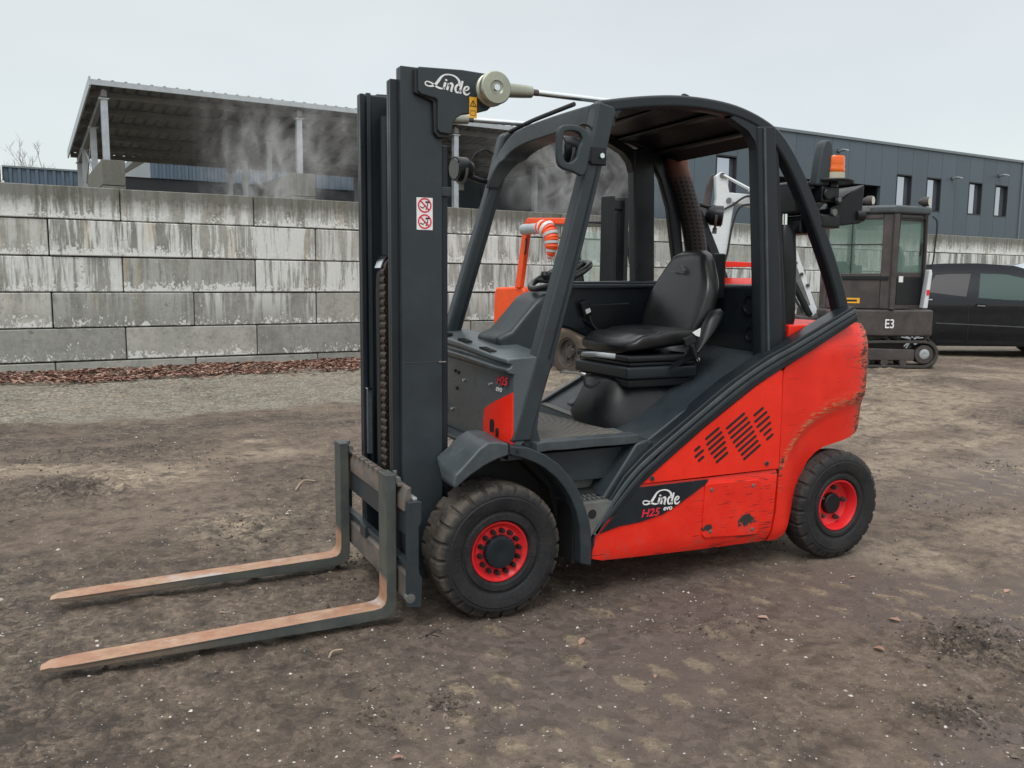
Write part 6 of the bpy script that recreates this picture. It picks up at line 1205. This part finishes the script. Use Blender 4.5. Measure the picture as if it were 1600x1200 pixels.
LB(EM).tube(catmull([(-2.02, BV - .06, 2.62), (-2.25, BV - .06, 2.58), (-2.36, BV - .06, 2.3), (-2.42, BV - .06, 1.9), (-2.50, BV - .06, 1.6)], 6), .016, 6).build('stick_hose', BLACK, exv); LB(EM).tube(catmull([(-1.95, BV - .05, 2.66), (-2.15, BV - .06, 2.74), (-2.38, BV - .05, 2.60), (-2.55, BV - .05, 2.52)], 6), .016, 6).build('stick_hose', BLACK, exv)
LB(EM).tube(catmull([(-1.22, BV - .06, 1.0), (-1.40, BV - .06, 1.3), (-1.75, BV - .07, 2.2)], 5), .02, 6).build('boom_hose', BLACK, exv); LB(EM).box(-1.30, -.85, BV - .1, BV + .3, .66, .95).build('swing_bracket', BROWN, exv, bevel=.03)
# ---- cars
def car(P, ang, paint, label, s=1.0, glassm=None):
    M = frame(P, ang) @ Matrix.Scale(s, 4); t_ = thing('parked_car', label, 'car', P, 0); Wc = 1.76
    PR_ = [(-.35, .50), (-.37, .80), (-.33, 1.10), (-.24, 1.40), (-.10, 1.58), (.10, 1.635), (.55, 1.665), (1.10, 1.67), (1.70, 1.63), (2.15, 1.50), (2.60, 1.24), (2.85, 1.10), (3.25, .96), (3.48, .80), (3.52, .52), (3.45, .30), (2.97, .24), (2.95, .42), (2.85, .58), (2.65, .66), (2.45, .58), (2.35, .42), (2.33, .22), (.36, .20), (.34, .42), (.24, .58), (.03, .66), (-.18, .58), (-.28, .42), (-.30, .30), (-.34, .32)]
    def ins(x, z):
        i = .0 + .20 * float(sstep(.98, 1.70, z)) ** .9 + .03 * float(sstep(.5, .2, z)); i += .12 * float(sstep(.1, -.36, x)) ** 2 + .25 * float(sstep(2.9, 3.55, x)) ** 2
        i -= .012 * math.exp(-((z - .95) / .03) ** 2); return i
    def df(off): return lambda x, t, z: tuple(M @ Vector((x, (ins(x, z) - off) * (1 if t < .5 else -1) + (0 if t < .5 else Wc) if t in (0, 1) else ins(x, z) - off + (Wc - 2 * (ins(x, z) - off)) * t, z)))
    grid_solid(PR_, 0, 1, .09, df(0), 'body', paint, t_, ny=10, smooth_ang=32)
    gm = glassm or GLASST
    def panel(poly, name, mat, off, par=None, step=.12):
        def d(x, t, z): y = ins(x, z) - off + (.012 + 0) * t; return tuple(M @ Vector((x, y, z)))
        return grid_solid(poly, 0, 1, step, d, name, mat, par or t_, ny=1, smooth_ang=50)
    q = .0
    panel([(-.13, 1.36), (-.06, 1.28), (.05, 1.18), (.14, 1.28), (.24, 1.44), (.16, 1.43), (-.02, 1.40)], 'quarter_window', gm, .004)
    panel([(.20, 1.16), (.30, 1.32), (.40, 1.46), (.60, 1.48), (.98, 1.485), (.88, 1.08), (.60, 1.11)], 'rear_window', gm, .004)
    panel([(1.08, 1.06), (1.14, 1.49), (1.55, 1.48), (1.95, 1.39), (2.28, 1.22), (2.28, 1.02), (1.6, 1.03)], 'front_window', GLASSG if not glassm else gm, .004)
    for x0, z in ((.14, 1.03), (1.02, .93)):
        panel([(x0, z - .02), (x0 + .03, z + .03), (x0 + .18, z + .025), (x0 + .22, z - .02), (x0 + .12, z - .045)], 'handle_recess', PLAST, .004); h_ = panel([(x0 + .04, z - .012), (x0 + .05, z + .008), (x0 + .18, z + .003), (x0 + .17, z - .017)], 'door_handle', GALV, .022)
    for pl in ([(.955, .30), (.945, .30), (.93, .9), (.99, 1.06), (1.00, 1.06), (.94, .9)],): panel(pl, 'door_gap', BLKPR, .002)
    panel([(.40, .60), (2.2, .54), (2.2, .56), (.40, .62)], 'side_moulding', GREYL, .008); panel([(.42, .26), (2.25, .24), (2.25, .30), (.42, .32)], 'sill', PLAST, .006)
    panel([(-.12, 1.37), (.0, 1.43), (.18, 1.465), (.4, 1.495), (1.0, 1.51), (1.5, 1.47), (1.5, 1.48), (1.0, 1.525), (.4, 1.51), (.15, 1.48), (-.02, 1.445), (-.14, 1.38)], 'window_trim', BLACK, .004)
    for x in (.03, 2.65):
        for y, sg in ((.03, 0), (Wc - .25, 1)): bwheel(M, (x, y, .31), .315, .22, .20, PLAST, RUBBER, t_, spokes=5 if sg == 0 else 0)
    LB(M).box(.45, 2.2, .3, 1.45, .25, .5).build('floor_pan', BLACK, t_)
    return t_
car((12.05, 7.82, .11), radians(-9), CARBLK, 'black people carrier with tinted rear windows parked right of the excavator', 1.03)
def gpos(px, dist): 
    x = (px - 800) / 1340; d = RTL * x + FWL * 1.0; p = Vector((-1.4486, -3.2377, 0)) + d * dist; return p
p = gpos(1585, 18.9); car((p.x, p.y, .07), radians(-14), CARWH, 'white car parked behind the black people carrier, only its roof showing', 1.13, GLASSD)
# ================================================================== SMALL THINGS ON THE GROUND
TW = pm('dry twig', (.36, .28, .19), .8, damt=.2)
def twig(pts, lab, r=.0035):
    z = [(x, y, gh(x, y) + .012 + .01 * (i % 2)) for i, (x, y) in enumerate(pts)]; o = MB().tube(catmull(z, 4), r, 6).build('twig', TW, None, ang=70); tag(o, lab, 'twig')
def gpx(px, py):
    d = rt * ((px - 800) / 1340) + up * (-(py - 600) / 1340) + fw; t = -1.465 / d.z; return (-1.4486 + d.x * t, -3.2377 + d.y * t)
twig([gpx(462, 770), gpx(474, 760), gpx(492, 757)], 'pale dry twig lying left of the far fork upright', .006); twig([gpx(514, 1036), gpx(520, 1027), gpx(535, 1023)], 'pale thin twig lying in front of the near fork blade', .004)
a, b = gpx(678, 997); MB().tube([(a + .035 * cos(t), b + .02 * sin(t), gh(a, b) + .012 + .008 * sin(t * 2)) for t in np.linspace(.2, 5.2, 20)], .0025, 6).build('wire_loop', BLACK, None, ang=70); tag(bpy.data.objects['wire_loop'], 'small bent loop of dark wire lying in front of the forklift wheel', 'wire')
# ================================================================== STEAM
def steam(name, w0, w1, o0, o1, z0, z1, dens, label, seed, tilt):
    M = frame((0, 0, 0), 0); mb = MB(); mb.box(w0, w1, C0 + o0, C0 + o1, z0, z1, WM)
    t = NT(name + ' volume'); nt = t.t; nt.nodes.remove(t.p); pv = t.n('ShaderNodeVolumePrincipled'); pv.inputs['Color'].default_value = (1, 1, 1, 1); pv.inputs['Anisotropy'].default_value = 0
    g = t.n('ShaderNodeTexCoord').outputs['Generated']; s = t.sep(g); 
    wc = t.coord('World', (1, .6, .6), (seed, seed * 2, 0)); n = t.noise(wc, 2.0, 7, .66, 1.4); n2 = t.noise(wc, .5, 3)
    cxn = t.math('ADD', .5 - tilt / 2, t.math('MULTIPLY', s[2], tilt)); cxn = t.math('ADD', cxn, t.math('MULTIPLY', t.math('SUBTRACT', n2, .5), .5))
    dx = t.math('SUBTRACT', s[0], cxn); wid = t.math('ADD', .10, t.math('MULTIPLY', s[2], .20)); dx = t.math('DIVIDE', dx, wid); fx = t.math('POWER', 2.718, t.math('MULTIPLY', t.math('MULTIPLY', dx, dx), -1.0))
    ez = t.math('MULTIPLY', t.rng(s[2], 0, .18), t.rng(s[2], 1, .6)); ex_ = t.math('MULTIPLY', t.rng(s[0], 0, .12), t.rng(s[0], 1, .88)); ey = t.math('MULTIPLY', t.rng(s[1], 0, .3), t.rng(s[1], 1, .7))
    d = t.math('MULTIPLY', t.math('MULTIPLY', fx, t.rng(n, .47, .70)), t.math('MULTIPLY', t.math('MULTIPLY', ez, ex_), ey)); d = t.math('MULTIPLY', d, dens)
    t.l(d, pv.inputs['Density']); t.l(pv.outputs[0], t.out.inputs['Volume'])
    o = mb.build(name, t.m, None, smooth=False); tag(o, label, 'steam', kind='stuff'); return o
steam('steam', .2, 5.0, -.3, 2.6, 2.3, 5.2, .62, 'white steam drifting up in front of the open shed, left of the mast', 0, .1)
steam('steam', 6.2, 11.6, -.5, 2.4, 2.4, 4.8, .75, 'white steam drifting behind the forklift cab', 7, .0)

scn.cycles.volume_bounces = 3; scn.cycles.volume_step_rate = 1.0
